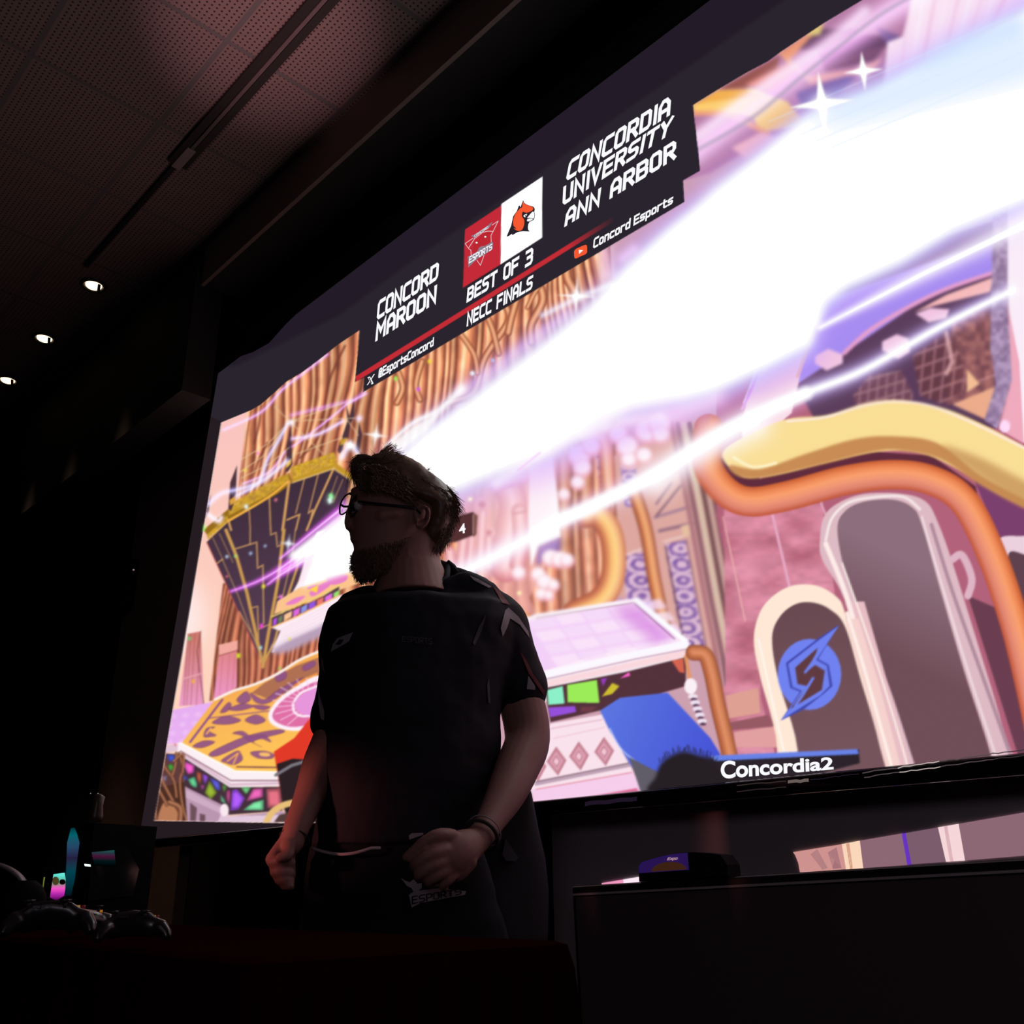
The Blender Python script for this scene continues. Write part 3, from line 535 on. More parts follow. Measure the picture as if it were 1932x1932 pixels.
# archways
def arch(outer, inner, c_in, g2, p, q):
    poly(outer, (226, 186, 190), sm=False); poly(inner, c_in, grad=(g2, p, q))
poly(smooth(F_((870, 870), (890, 760), (960, 690), (1100, 640), (1300, 640), (1420, 680), (1480, 780), (1560, 1000), (1700, 1450), (1820, 1850), (1960, 2400), (1360, 2400), (1250, 1850), (1100, 1450), (980, 1150), (880, 980))), (222, 186, 196))
poly(smooth(F_((960, 830), (1000, 730), (1100, 680), (1250, 670), (1350, 710), (1400, 800), (1500, 1150), (1620, 1560), (1760, 2000), (1850, 2400), (1500, 2400), (1380, 2100), (1250, 1700), (1120, 1350), (1010, 1080))), (140, 110, 124), grad=((112, 78, 88), (1760, 1080), (1680, 1240)))
poly(F_((1000, 1200), (1100, 1200), (1180, 1480), (1300, 1900), (1340, 2060), (1240, 2060), (1150, 1700)), (232, 190, 196)); line(F_((900, 900), (1010, 1180), (1100, 1520), (1230, 2000), (1260, 2100)), 9, (254, 236, 232), sm=True, soft=2); line(F_((985, 1000), (1080, 1270), (1190, 1600), (1310, 2000), (1340, 2150)), 3, (255, 244, 236), sm=True)
line(F_((1400, 760), (1500, 1100), (1640, 1560), (1800, 2050)), 4, (240, 220, 226), sm=True); line(F_((1450, 800), (1560, 1150), (1720, 1600), (1880, 2050)), 7, (176, 140, 156), sm=True)
line(F_((900, 880), (930, 770), (1010, 690), (1130, 660), (1300, 655), (1390, 720)), 5, (246, 232, 232), sm=True)
poly(smooth(F_((525, 1400), (560, 1250), (640, 1160), (740, 1115), (860, 1120), (960, 1180), (1000, 1260), (1080, 1560), (1180, 1900), (1300, 2400), (720, 2400), (640, 1900), (560, 1600))), (255, 232, 214))
poly(smooth(F_((620, 1390), (660, 1280), (740, 1215), (830, 1205), (920, 1240), (1000, 1330), (1080, 1600), (1180, 1950), (1260, 2400), (850, 2400), (740, 1900), (650, 1600))), (106, 74, 82), grad=((118, 84, 92), (1500, 1150), (1560, 1420)))
poly(F_((1000, 1290), (1070, 1290), (1180, 1640), (1290, 2060), (1210, 2060), (1120, 1700)), (246, 210, 206)); line(F_((1010, 1260), (1100, 1550), (1240, 2050)), 6, (255, 240, 232), sm=True)
line(F_((550, 1400), (640, 1800), (700, 2060)), 3, (255, 250, 244), sm=True)
line(F_((1560, 980), (1610, 960), (1660, 1080), (1640, 1170)), 14, (222, 180, 196), sm=True, soft=2)
poly(smooth(F_((1800, 880), (1900, 860), (2100, 900), (2300, 1300), (2400, 2000), (2000, 1500), (1850, 1000))), (236, 208, 222)); poly(smooth(F_((1850, 980), (1950, 960), (2150, 1050), (2300, 1500), (2200, 1800), (2000, 1400))), (96, 66, 78))
# ridge of gold and the terracotta pipe
og = ((196, 92, 50), (236, 134, 84), (250, 160, 110), (240, 150, 118), (222, 130, 110), (190, 84, 56))
poly(F_((350, 450), (560, 560), (820, 500), (1150, 420), (1450, 440), (1680, 600), (1700, 700), (1400, 560), (1100, 520), (600, 640), (400, 620)), (96, 44, 62))
pipe(F_((290, 300), (280, 480), (370, 620), (500, 680), (700, 650), (1000, 570), (1250, 540), (1450, 570), (1620, 680), (1760, 950), (1880, 1300), (1960, 1620), (2040, 2000)), 56, og)
poly(smooth(F_((360, 430), (500, 330), (700, 250), (900, 230), (1100, 170), (1280, 150), (1500, 190), (1700, 270), (1932, 390), (2250, 560), (2250, 850), (1932, 700), (1800, 640), (1600, 520), (1400, 430), (1180, 420), (900, 480), (700, 530), (560, 555), (450, 545))), (250, 222, 150))
poly(smooth(F_((400, 490), (560, 510), (800, 430), (1050, 355), (1250, 340), (1480, 375), (1700, 540), (1900, 650), (2200, 800), (2250, 850), (1932, 715), (1700, 590), (1500, 460), (1300, 415), (1150, 420), (800, 505), (560, 556), (440, 545))), (200, 140, 84), blur=2)
poly(smooth(F_((1500, 390), (1700, 450), (1932, 570), (2200, 700), (2200, 800), (1932, 690), (1720, 560))), (190, 136, 80), 0.7, blur=6)
line(F_((700, 262), (900, 240), (1100, 180), (1280, 160), (1500, 200), (1932, 400), (2250, 570)), 4, (255, 236, 226), sm=True, soft=2); line(F_((420, 450), (520, 500), (640, 480)), 5, (255, 244, 200), sm=True, soft=3)
pipe(H_((1350, 540), (1440, 560), (1490, 700), (1540, 950), (1600, 1200), (1640, 1380)), 30, ((150, 84, 56), (206, 124, 84), (226, 146, 104), (196, 112, 74), (150, 80, 56)))
# blue emblem in the small arch
bl = (112, 130, 240)
poly(ell(*F_((815, 1580))[0], 60, 67), bl)
poly(F_((970, 1320), (860, 1500), (915, 1530), (935, 1640), (890, 1680), (780, 1765), (665, 1820), (765, 1670), (715, 1650), (692, 1520), (850, 1400)), (66, 72, 170))
poly(F_((968, 1326), (850, 1505), (905, 1535), (920, 1640), (870, 1690), (670, 1815), (775, 1665), (727, 1645), (704, 1525), (855, 1408)), bl)
poly(F_((870, 1430), (740, 1545), (752, 1630), (800, 1640), (840, 1590), (715, 1760), (880, 1660), (895, 1560), (845, 1530), (795, 1570)), (96, 60, 66))
line(F_((793, 1568), (852, 1488), (868, 1428)), 5, bl); line(F_((833, 1600), (778, 1690), (740, 1745)), 5, bl)

# top right behind the beam: machinery, ribbon of gold
poly(E_((-100, 500), (210, 540), (480, 380), (890, 120), (1100, -60), (2600, -900), (2600, 400), (1300, 500), (900, 650), (600, 720), (300, 900), (-50, 1000)), (178, 120, 160))
poly(E_((205, 550), (340, 468), (520, 460), (700, 530), (800, 650), (560, 690), (520, 610), (380, 590), (215, 580)), (252, 206, 110), sm=False); poly(E_((210, 545), (340, 470), (480, 465), (560, 500), (300, 530)), (244, 176, 80)); line(E_((215, 590), (400, 600), (600, 700)), 9, (240, 160, 120), sm=True, soft=4)
for q, c in ((((340, 465), (660, 290), (640, 380), (480, 460)), (150, 84, 76)), (((670, 270), (860, 140), (900, 180), (760, 260), (700, 330)), (236, 150, 110)), (((760, 260), (860, 150), (1080, 150), (900, 260)), (92, 60, 88)), (((480, 440), (700, 330), (760, 380), (620, 480)), (226, 130, 110)), (((820, 150), (890, 120), (870, 180), (800, 190)), (226, 200, 120)), (((860, 280), (1100, 180), (1290, 190), (1220, 240), (900, 360)), (96, 60, 96)), (((880, 340), (1220, 230), (1150, 320), (900, 370)), (120, 76, 110)), (((780, 400), (1060, 360), (1200, 300), (1150, 360), (820, 440)), (240, 170, 170)), (((740, 480), (1000, 400), (1060, 400), (960, 500), (790, 580)), (110, 86, 150)), (((410, 770), (560, 690), (660, 720), (490, 830)), (250, 190, 190)), (((1150, 130), (1290, 190), (1220, 230)), (120, 90, 150))):
    poly(E_(*q), c, blur=2)
line(E_((640, 250), (720, 330), (800, 400)), 8, (240, 160, 120), 0.8, 3)
poly(E_((1220, 220), (1300, 190), (1360, -60), (2600, -500), (2600, 100), (1900, 60), (1200, 470)), (250, 226, 244)); 
for k in range(9): line(E_((1290 + 60 * k, 360 - 30 * k), (1350 + 62 * k, -40)), 3 + (k % 3) * 2, (250, 240, 252) if k % 2 else (240, 196, 226), 0.8, 3)
glow(E_((220, 790), (640, 470), (880, 300), (1200, 80), (1400, -40)), 26, (255, 170, 255), 0.95, True)
glow(E_((240, 700), (600, 430), (900, 230), (1100, 60)), 12, (255, 190, 250), 0.8, True)
line(E_((225, 785), (520, 610), (760, 410), (960, 250), (1180, 80), (1420, -60)), 5, (176, 160, 186), sm=True, soft=1.5)

soften(E_((200, 300), (900, 0), (1200, -200), (2200, -600), (2200, 300), (1200, 700), (200, 1100)), 3); soften(K_((350, 1500), (500, 900), (700, 500), (1850, 100), (1860, 1550), (1100, 1380)), 2); soften(G((200, 600), (1300, 350), (2000, 400), (2000, 1900), (1300, 1500), (700, 1700), (150, 1300)), 2)
# ---- the beam
def whiten(pts, blur, a=1.0, col=(255, 255, 255)): poly(pts, col, a, blur)
bu = [(700, 905), (790, 822), (870, 762), (956, 696), (1030, 640), (1110, 575), (1180, 500), (1260, 428), (1330, 372), (1430, 290), (1520, 215), (1650, 165), (1800, 90), (2000, -20), (2400, -240)]
bd = [(2400, 140), (2100, 290), (1932, 385), (1800, 440), (1700, 500), (1600, 545), (1560, 575), (1530, 655), (1430, 705), (1358, 738), (1290, 758), (1190, 778), (1115, 818), (1041, 862), (939, 897), (862, 928), (780, 965)]
off = lambda P, d: [(x, y + d) for x, y in P]
whiten(off(bu, -26) + off(bd, 40), 26, 0.62, (196, 150, 255))
whiten(off(bu, -8) + off(bd, 14), 14, 0.85, (214, 214, 255))
whiten(off(bu, 4) + off(bd, -4), 7, 1.0, (255, 255, 255))
whiten([(980, 885), (1060, 855), (1130, 800), (1200, 775), (1290, 760), (1300, 800), (1200, 830), (1100, 880), (1000, 930)], 22, 0.38, (250, 190, 252))
whiten([(1500, 200), (1932, 60), (2300, -100), (2300, 60), (1900, 190), (1600, 250)], 22, 0.5, (196, 222, 255))
whiten([(1290, 500), (1650, 380), (1932, 270), (2300, 120), (2300, 60), (1600, 240), (1350, 360)], 20, 1.0)
whiten([(1780, 80), (1932, 20), (1932, 70), (1700, 150)], 14, 0.8, (206, 226, 255))
for k in range(5): line([(1450 + 30 * k, 230 + 12 * k), (1932, 20 + 26 * k)], 2, (214, 232, 255), 0.5, 3)
glow([(1547, 618), (1739, 518), (1932, 420), (2200, 290)], 26, (230, 225, 255), 0.9, taper=(0.25, 1.3)); line([(1547, 618), (1739, 518), (1932, 425), (2200, 300)], 9, (255, 255, 255), 1, 3, taper=(0.3, 2.0))
whiten([(880, 930), (1050, 870), (1060, 990), (960, 1040), (880, 1060)], 26, 0.42, (255, 226, 236))
sb = [(868, 1082), (940, 1046), (1000, 1014), (1056, 982), (1110, 958), (1232, 898), (1330, 836), (1413, 790), (1520, 742), (1630, 698), (1775, 616), (1910, 548)]
glow(sb, 50, (176, 160, 255), 0.8, True, (0.5, 0.35)); glow(sb, 30, (255, 255, 255), 1.0, True, (0.5, 0.25)); line(sb[3:9], 24, (255, 255, 255), 1, 12, True)
glow([(1240, 905), (1320, 850), (1420, 800)], 34, (255, 240, 255), 0.9)
line(G((1000, 500), (1300, 370), (1700, 260)), 1.5, (236, 170, 240), 0.6, 2); line(G((620, 660), (770, 540)), 3, (240, 150, 250), 0.8, 2)
glow(G((1050, 420), (1300, 340), (1560, 300)), 14, (250, 190, 250), 0.6); glow(G((480, 740), (700, 600), (800, 520)), 12, (200, 170, 255), 0.7)
glow([(1440, 680), (1500, 640), (1540, 606)], 9, (255, 170, 250), 0.6); glow(G((1640, 300), (1932, 180)), 22, (252, 150, 240), 0.6)
# left of the head: where the beam comes out
whiten(A((950, 1450), (1100, 1320), (1280, 1180), (1500, 1150), (1500, 1500), (1330, 1548), (1030, 1640), (1100, 1450)), 4, 0.97)
for q, ww in ((((600, 1660), (760, 1600), (900, 1520), (1080, 1380), (1290, 1190)), 7), (((820, 1620), (900, 1560), (1100, 1440)), 6), (((900, 1460), (1080, 1310), (1280, 1150)), 6), (((900, 1540), (1000, 1480), (1120, 1370)), 9)):
    glow(A(*q), ww, (226, 60, 255), 0.9, True, (0.5, 1.4)); line(A(*q), 1.6, (255, 225, 255), 0.9, sm=True, taper=(.5, 2.5))
whiten(A((940, 1440), (1100, 1340), (1290, 1240), (1290, 1300), (1120, 1420), (1000, 1500)), 5, 0.95)
poly(G((200, 970), (325, 935), (352, 960), (345, 1080), (210, 1130), (150, 1140)), (84, 48, 50)); poly(G((325, 935), (355, 960), (345, 1085), (325, 1100)), (126, 84, 76)); line(G((325, 950), (325, 1080)), 1, (220, 200, 200))
# beam threads above the head
glow(A((1540, 780), (1700, 640), (1860, 560), (2000, 430)), 6, (235, 240, 255), 0.95, True, (0.6, 1.6)); glow(A((1620, 800), (1800, 700), (2000, 560)), 8, (120, 120, 255), 0.7, True); whiten(A((1560, 770), (1700, 660), (1880, 560), (1800, 680), (1620, 820)), 3, 0.9)
glow(Cc((1060, 1200), (1240, 1110), (1420, 1040)), 7, (200, 214, 255), 0.8); star(*Cc((1235, 1100))[0], 40, (255, 255, 255), 0.05, 0.1)
glow(Cc((1380, 860), (1400, 980)), 16, (236, 170, 240), 0.7); glow(Cc((1480, 900), (1530, 860)), 12, (190, 120, 255), 0.7)
glow(Cc((640, 1600), (860, 1440), (1010, 1320), (1180, 1200)), 14, (150, 130, 255), 0.6)
glow(Cc((-250, 1720), (80, 1640), (130, 1600)), 4, (190, 90, 240), 0.7)
star(*A((1478, 712))[0], 26, (255, 255, 255), 0.12, 0.13); star(*E_((1095, 370))[0], 38, (255, 255, 255), -0.1, 0.22); star(*E_((880, 540))[0], 62, (255, 255, 250), -0.12, 0.2); star(*A((948, 1370))[0], 20, (225, 235, 255), 0.1, 0.12); star(*A((1320, 770))[0], 12, (255, 255, 255), 0.3, 0.2)
# confetti
for x, y, r, c in ((1205, 1085, 9, (120, 240, 130)), (1198, 1110, 8, (210, 255, 240)), (690, 1147, 6, (220, 245, 255)), (682, 925, 4, (240, 220, 40)), (762, 822, 3.5, (230, 60, 220)), (1140, 555, 3.5, (220, 70, 220)), (870, 1105, 4, (250, 110, 120)), (573, 1450, 4, (190, 230, 255)), (625, 1447, 4, (130, 220, 90)), (717, 1430, 4, (160, 200, 255)), (805, 1385, 3.4, (170, 200, 255)), (795, 1630, 4.4, (240, 220, 40)), (785, 1870, 5, (230, 70, 210)), (900, 1695, 5, (230, 80, 230)), (1598, 372, 4.5, (160, 230, 80)), (1803, 265, 3.4, (240, 220, 80)), (1735, 432, 3.4, (220, 90, 220)), (573, 1570, 3, (250, 90, 90)), (438, 1270, 4, (190, 250, 110))):
    (px, py), = A((x, y)); poly([(px - r * .5, py - r * .4), (px + r * .2, py - r * .8), (px + r * .6, py + r * .3), (px - r * .1, py + r * .8)], c, blur=1); glow([(px, py), (px + .5, py)], r * .8, c, 0.5)
for x, y, r, c in ((415, 405, 5, (90, 230, 120)), (443, 717, 5, (250, 190, 30)), (773, 530, 7, (214, 230, 40)), (935, 472, 5, (180, 240, 250)), (1145, 408, 4, (230, 230, 60)), (1073, 622, 4, (120, 230, 80)), (940, 315, 6, (240, 70, 200)), (312, 1180, 3, (240, 70, 90)), (955, 25, 5, (240, 226, 60))):
    (px, py), = B((x, y)); poly([(px - r * .5, py - r * .6), (px + r * .4, py - r * .7), (px + r * .5, py + r * .5), (px - r * .4, py + r * .7)], c, blur=1)
for x, y, c in ((305, 850, (250, 214, 70)), (630, 1472, (244, 220, 70)), (320, 15, (240, 240, 255))): glow(G((x, y), (x + 2, y)), 4, c)
for x, y, c in ((470, 1440, (240, 220, 50)), (295, 1528, (160, 240, 90)), (412, 1585, (210, 80, 230)), (800, 1435, (190, 200, 255)), (693, 1502, (235, 240, 255))): poly([(px_ + dx, py_ + dy) for (px_, py_) in Cc((x, y)) for dx, dy in ((-4, -1), (0, -5), (4, 1), (0, 5))], c, blur=1)
# name plate over the arches, blue card (its portrait is left out)
poly(H_((625, 990), (780, 890), (1150, 850), (1480, 1200), (1560, 1330), (1300, 1560), (950, 1560), (880, 1440), (700, 1150)), (92, 118, 224), grad=((70, 84, 214), (1140, 1330), (1350, 1420)))
line(H_((700, 1130), (800, 1300), (1000, 1450)), 2.4, (214, 226, 255), 0.8, sm=True); poly(H_((850, 1350), (1100, 1480), (1130, 1620), (940, 1620)), (96, 92, 104))
poly(Q_((120, 235), (980, 196), (985, 275), (500, 400), (180, 400)), (44, 36, 42)); poly(Q_((120, 232), (970, 194), (980, 222), (150, 262)), (104, 130, 232))
# head-shaped shadow of an onlooker
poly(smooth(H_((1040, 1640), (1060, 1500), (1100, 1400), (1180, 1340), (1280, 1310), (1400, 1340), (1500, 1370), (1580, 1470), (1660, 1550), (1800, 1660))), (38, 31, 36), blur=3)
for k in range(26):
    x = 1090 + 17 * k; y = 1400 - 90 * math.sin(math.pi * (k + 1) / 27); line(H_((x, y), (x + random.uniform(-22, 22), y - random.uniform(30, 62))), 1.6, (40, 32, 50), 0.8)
soften([(240, -250), (2300, -250), (2300, 1640), (240, 1640)], 1, 1)
# picture edge: dark bars above, banner across the top
top = A((300, 800), (545, 632), (720, 560), (780, 525), (860, 455), (930, 390), (1030, 330), (1150, 240), (1250, 160), (1378, 75)) + Cc((105, 1278), (82, 1548), (130, 1525), (125, 1600), (1797, 610), (1790, 498), (1880, 447), (1868, 330), (1842, 105)) + E_((340, 465), (480, 382), (600, 318), (665, 270), (890, 120), (1090, 0), (1600, -340), (2400, -900), (2400, -1500), (-400, -1500)) + [(200, -400), (200, 800)]
poly(top, (41, 36, 45))
DK = [(200, 690), (446, 690), (640, 595), (778, 492), (1002, 338), (1183, 206), (1480, 0), (1900, -290), (2600, -300), (2600, -400), (200, -400)]
poly(DK, (35, 28, 40), 1.0, 3)
poly([(230, 1700), (262, 1583), (290, 1549), (300, 1549), (600, 1554), (900, 1552), (900, 1700)], (36, 27, 33))
poly([(200, 1700), (200, 700), (418, 795), (345, 1230), (290, 1549), (290, 1700)], (37, 28, 33))
line([(418, 797), (345, 1228), (291, 1548), (600, 1553)], 1.6, (236, 214, 214), 0.5)
poly(A((440, 1290), (435, 1240), (425, 1300)), (160, 240, 110), blur=1)
# red rule, logo boxes, play badge
rr = [Cc((85, 1518), (85, 1548), (1430, 712), (1430, 684))]; poly(rr[0], (196, 44, 54), grad=((41, 36, 45), Cc((1180, 820))[0], Cc((1440, 690))[0]))
poly(L_((140, 910), (690, 545), (680, 1440), (108, 1795)), (196, 42, 56)); poly(L_((693, 520), (1312, 108), (1310, 1035), (680, 1440)), (253, 252, 255))

# ------------------------------------------------------------------ projection screen
m_pic = bpy.data.materials.new('projected_picture_light'); m_pic.use_nodes = True; nt = m_pic.node_tree
for n in list(nt.nodes): nt.nodes.remove(n)
ou = nt.nodes.new('ShaderNodeOutputMaterial'); em = nt.nodes.new('ShaderNodeEmission'); at_ = nt.nodes.new('ShaderNodeVertexColor'); at_.layer_name = 'Col'
nt.links.new(at_.outputs['Color'], em.inputs['Color']); nt.links.new(em.outputs[0], ou.inputs['Surface'])
def set_cols(o, cols):
    a = o.data.color_attributes.new('Col', 'FLOAT_COLOR', 'POINT'); c = np.ones((len(cols), 4)); c[:, :3] = cols; a.data.foreach_set('color', c.ravel())
screen = empty('projection_screen', (-2.4, YS, 1.15), 'wide wall projection screen showing a bright game picture under a dark tournament banner', 'projection screen')
px2uv = lambda p: (lambda v: (v.x, v.z))(atY(p[0], p[1], YS))
bl_ = px2uv((262, 1583)); tl_ = px2uv((415, 684)); vb = px2uv((1400, 1474))[1]; ur = 0.22
tp = [px2uv(p) for p in ((415, 684), (446, 675), (478, 664), (508, 647), (539, 612), (580, 572), (640, 522), (778, 418), (912, 316), (1118, 160), (1337, 0))] + [(0.5, px2uv((1337, 0))[1])]
tpu = np.array([p[0] for p in tp]); tpv = np.array([p[1] for p in tp])
NU, NV = 1080, 900
# columns spaced so the picture is evenly fine as seen from the audience
xs_ = np.linspace(270, 2130, NU); us = np.array([px2uv((x, 1200))[0] for x in xs_]); s_ = (us - us[0]) / (us[-1] - us[0])
tj = np.linspace(0, 1, NV)
S, T = np.meshgrid(s_, tj, indexing='ij')
U = bl_[0] + (ur - bl_[0]) * S
for _ in range(3):
    VT = np.interp(U, tpu, tpv); V = vb + (VT - vb) * T
    UL = bl_[0] + (tl_[0] - bl_[0]) * (V - vb) / (tl_[1] - vb); U = UL + (ur - UL) * S
Pw = np.stack([U, np.full_like(U, YS), V], -1).reshape(-1, 3)
q = (Pw - (0, 0, CAMH)) @ RW; PX = CPX + FPX * q[:, 0] / q[:, 2]; PY = CPX + FPX * q[:, 1] / q[:, 2]
def sample(px, py):
    x = np.clip(px - X0 - 0.5, 0, CW - 2); y = np.clip(py - Y0 - 0.5, 0, CH - 2); i = x.astype(int); j = y.astype(int); fx = (x - i)[:, None]; fy = (y - j)[:, None]
    return (PIC[j, i] * (1 - fx) + PIC[j, i + 1] * fx) * (1 - fy) + (PIC[j + 1, i] * (1 - fx) + PIC[j + 1, i + 1] * fx) * fy
cols = lin(np.clip(sample(PX, PY), 0, 255)); hot = np.clip((cols.min(1) - 0.94) / 0.06, 0, 1)[:, None]; cols = cols * (1 + 1.5 * hot * hot)      # the blown-out beam is brighter than paper white
loc = np.array(screen.location)
me = bpy.data.meshes.new('picture'); nq = (NU - 1) * (NV - 1); me.vertices.add(NU * NV); me.vertices.foreach_set('co', (Pw - loc).ravel())
I, J2 = np.meshgrid(np.arange(NU - 1), np.arange(NV - 1), indexing='ij'); a0 = (I * NV + J2).ravel()
quads = np.stack([a0, a0 + NV, a0 + NV + 1, a0 + 1], -1).ravel()
me.loops.add(nq * 4); me.loops.foreach_set('vertex_index', quads); me.polygons.add(nq); me.polygons.foreach_set('loop_start', np.arange(0, nq * 4, 4))
me.update(calc_edges=True); me.materials.append(m_pic); pic = link(bpy.data.objects.new('picture', me), screen); set_cols(pic, cols)
m_gloss = mat('glossy_black_bar', (0.012, 0.010, 0.014), 0.12, spec=0.6, noise=0.3, scale=9, bump=0.35)
m_fab = mat('screen_backing', (0.02, 0.02, 0.02), 0.8)
outl = [(bl_[0], vb)] + [(0.22, vb), (0.22, tp[-1][1])] + [p for p in tp[:-1]][::-1]
MB().prism([(u, YS + 0.004, v) for u, v in outl], (0, 0.006, 0)).build('fabric_backing', m_fab, screen)
MB().bbox(((bl_[0] - 0.02 + 0.24) / 2, YS - 0.006, vb - 0.021), (0.24 - bl_[0] + 0.02, 0.036, 0.042), None, 0.012, 4).build('bottom_bar', m_gloss, screen, True)
MB().bbox(((tl_[0] - 0.05 + 0.3) / 2, YS + 0.04, tp[-1][1] + 0.06), (0.3 - tl_[0] + 0.05, 0.14, 0.13), None, 0.03, 3).build('roller_case', m_black, screen)

# flat coloured shapes on a wall plane (emission: they are projected light)
def flat_shapes(name, shapes, Y, parent, closed_fan=True):
    from mathutils.geometry import tessellate_polygon
    v = []; f = []; c = []
    for pts, col in shapes:
        P = [atY(x, y, Y) for x, y in pts]; n = len(v); v += P; c += [col] * len(P)
        f += [tuple(n + i for i in t) for t in tessellate_polygon([P])]
    o = make(name, v, f, m_pic, parent); set_cols(o, lin(np.array(c, float))); return o

# ---- block letter font (strokes on a 4 x 6 cell)
GL = {'A': [[(0, 0), (0, 4.4), (1.2, 6), (2.8, 6), (4, 4.4), (4, 0)], [(0, 2.2), (4, 2.2)]], 'B': [[(0, 0), (0, 6), (3.3, 6), (4, 5.2), (4, 3.8), (3.3, 3.1), (0, 3.1)], [(3.3, 3.1), (4, 2.3), (4, .8), (3.3, 0), (0, 0)]],
 'C': [[(4, 6), (.8, 6), (0, 5.2), (0, .8), (.8, 0), (4, 0)]], 'D': [[(0, 0), (0, 6), (3.2, 6), (4, 5.2), (4, .8), (3.2, 0), (0, 0)]], 'E': [[(4, 6), (0, 6), (0, 0), (4, 0)], [(0, 3.1), (3.5, 3.1)]],
 'F': [[(4, 6), (0, 6), (0, 0)], [(0, 3), (3.4, 3)]], 'I': [[(.4, 0), (.4, 6)]], 'L': [[(0, 6), (0, 0), (4, 0)]], 'M': [[(0, 0), (0, 6), (2.4, 2.4), (4.8, 6), (4.8, 0)]], 'N': [[(0, 0), (0, 6), (4, 0), (4, 6)]],
 'O': [[(.8, 0), (0, .8), (0, 5.2), (.8, 6), (3.2, 6), (4, 5.2), (4, .8), (3.2, 0), (.8, 0)]], 'P': [[(0, 0), (0, 6), (3.2, 6), (4, 5.2), (4, 3.4), (3.2, 2.6), (0, 2.6)]],
 'R': [[(0, 0), (0, 6), (3.2, 6), (4, 5.2), (4, 3.6), (3.2, 2.8), (0, 2.8)], [(2.0, 2.8), (4, 0)]], 'S': [[(4, 6), (.8, 6), (0, 5.2), (0, 3.9), (.8, 3.1), (3.2, 3.1), (4, 2.3), (4, .8), (3.2, 0), (0, 0)]],
 'T': [[(0, 6), (4.2, 6)], [(2.1, 6), (2.1, 0)]], 'U': [[(0, 6), (0, .8), (.8, 0), (3.2, 0), (4, .8), (4, 6)]], 'V': [[(0, 6), (2, 0), (4, 6)]], 'X': [[(0, 0), (4, 6)], [(0, 6), (4, 0)]], 'Y': [[(0, 6), (2, 3), (4, 6)], [(2, 3), (2, 0)]],
 '3': [[(0, 6), (3.2, 6), (4, 5.2), (4, 3.8), (3.3, 3.1), (1, 3.1)], [(3.3, 3.1), (4, 2.3), (4, .8), (3.2, 0), (0, 0)]],
 '@': [[(4, 0), (.8, 0), (0, .8), (0, 5.2), (.8, 6), (3.2, 6), (4, 5.2), (4, 1.7), (1.7, 1.7), (1.7, 4), (4, 4)]],
 'a': [[(.3, 4), (2.8, 4), (3.4, 3.4), (3.4, 0)], [(3.4, 2.2), (.5, 2.2), (0, 1.7), (0, .5), (.5, 0), (3.4, 0)]], 'c': [[(3.4, 4), (.6, 4), (0, 3.4), (0, .6), (.6, 0), (3.4, 0)]],
 'd': [[(3.4, 6), (3.4, 0), (.6, 0), (0, .6), (0, 3.4), (.6, 4), (3.4, 4)]], 'n': [[(0, 0), (0, 4), (2.8, 4), (3.4, 3.4), (3.4, 0)]], 'o': [[(.6, 0), (0, .6), (0, 3.4), (.6, 4), (2.8, 4), (3.4, 3.4), (3.4, .6), (2.8, 0), (.6, 0)]],
 'p': [[(0, -1.8), (0, 4), (2.8, 4), (3.4, 3.4), (3.4, .6), (2.8, 0), (0, 0)]], 'r': [[(0, 0), (0, 4), (2.8, 4)]], 's': [[(3.4, 4), (.6, 4), (0, 3.4), (0, 2.5), (.6, 2), (2.8, 2), (3.4, 1.5), (3.4, .6), (2.8, 0), (0, 0)]],
 't': [[(.8, 5.6), (.8, .6), (1.4, 0), (2.8, 0)], [(0, 4), (2.8, 4)]], 'e': [[(3.2, 0), (.6, 0), (0, .6), (0, 3.4), (.6, 4), (2.8, 4), (3.4, 3.4), (3.4, 2), (0, 2)]], 'x': [[(0, 0), (3.4, 4)], [(0, 4), (3.4, 0)]]}
def stroke_text(text, w=0.95, gap=1.75, space=2.6):
    """list of quads/tris in unit space: x 0..1 along the line, y 0..1 cap height"""
    out = []; x = 0.0; widths = []
    for ch in text:
        if ch == ' ': x += space; continue
        g = GL[ch]; wd = max(p[0] for s in g for p in s)
        for s in g:
            P = [np.array(p, float) + (x, 0) for p in s]; n = len(P); clo = np.allclose(P[0], P[-1]); Lp = []; Rp = []
            for i in range(n):
                a = P[i] - P[i - 1] if i > 0 else (P[0] - P[-2] if clo else P[1] - P[0]); b = P[i + 1] - P[i] if i < n - 1 else (P[1] - P[0] if clo else P[-1] - P[-2])
                a = a / np.hypot(*a); b = b / np.hypot(*b); na = np.array((-a[1], a[0])); nb = np.array((-b[1], b[0])); m = na + nb; m = m / np.hypot(*m); k = min(w / 2 / max(m @ na, 0.35), w * 1.1)
                e = 0 if (clo or 0 < i < n - 1) else (-1 if i == 0 else 1); q0 = P[i] + (b if i == 0 else a) * e * (w / 2 if abs(e) else 0)
                Lp.append(q0 + m * k); Rp.append(q0 - m * k)
            for i in range(n - 1): out.append([Lp[i], Lp[i + 1], Rp[i + 1], Rp[i]])
        x += wd + gap
    tot = x - gap
    return [[((p[0] + w / 2) / (tot + w), (p[1] + w / 2) / (6 + w)) for p in q_] for q_ in out]
def quad_map(q4, surf):
    """q4: BL, BR, TR, TL trace points -> bilinear map on a surface function"""
    P = [surf(*p) for p in q4]
    return lambda x, y: (P[0] * (1 - x) + P[1] * x) * (1 - y) + (P[3] * (1 - x) + P[2] * x) * y
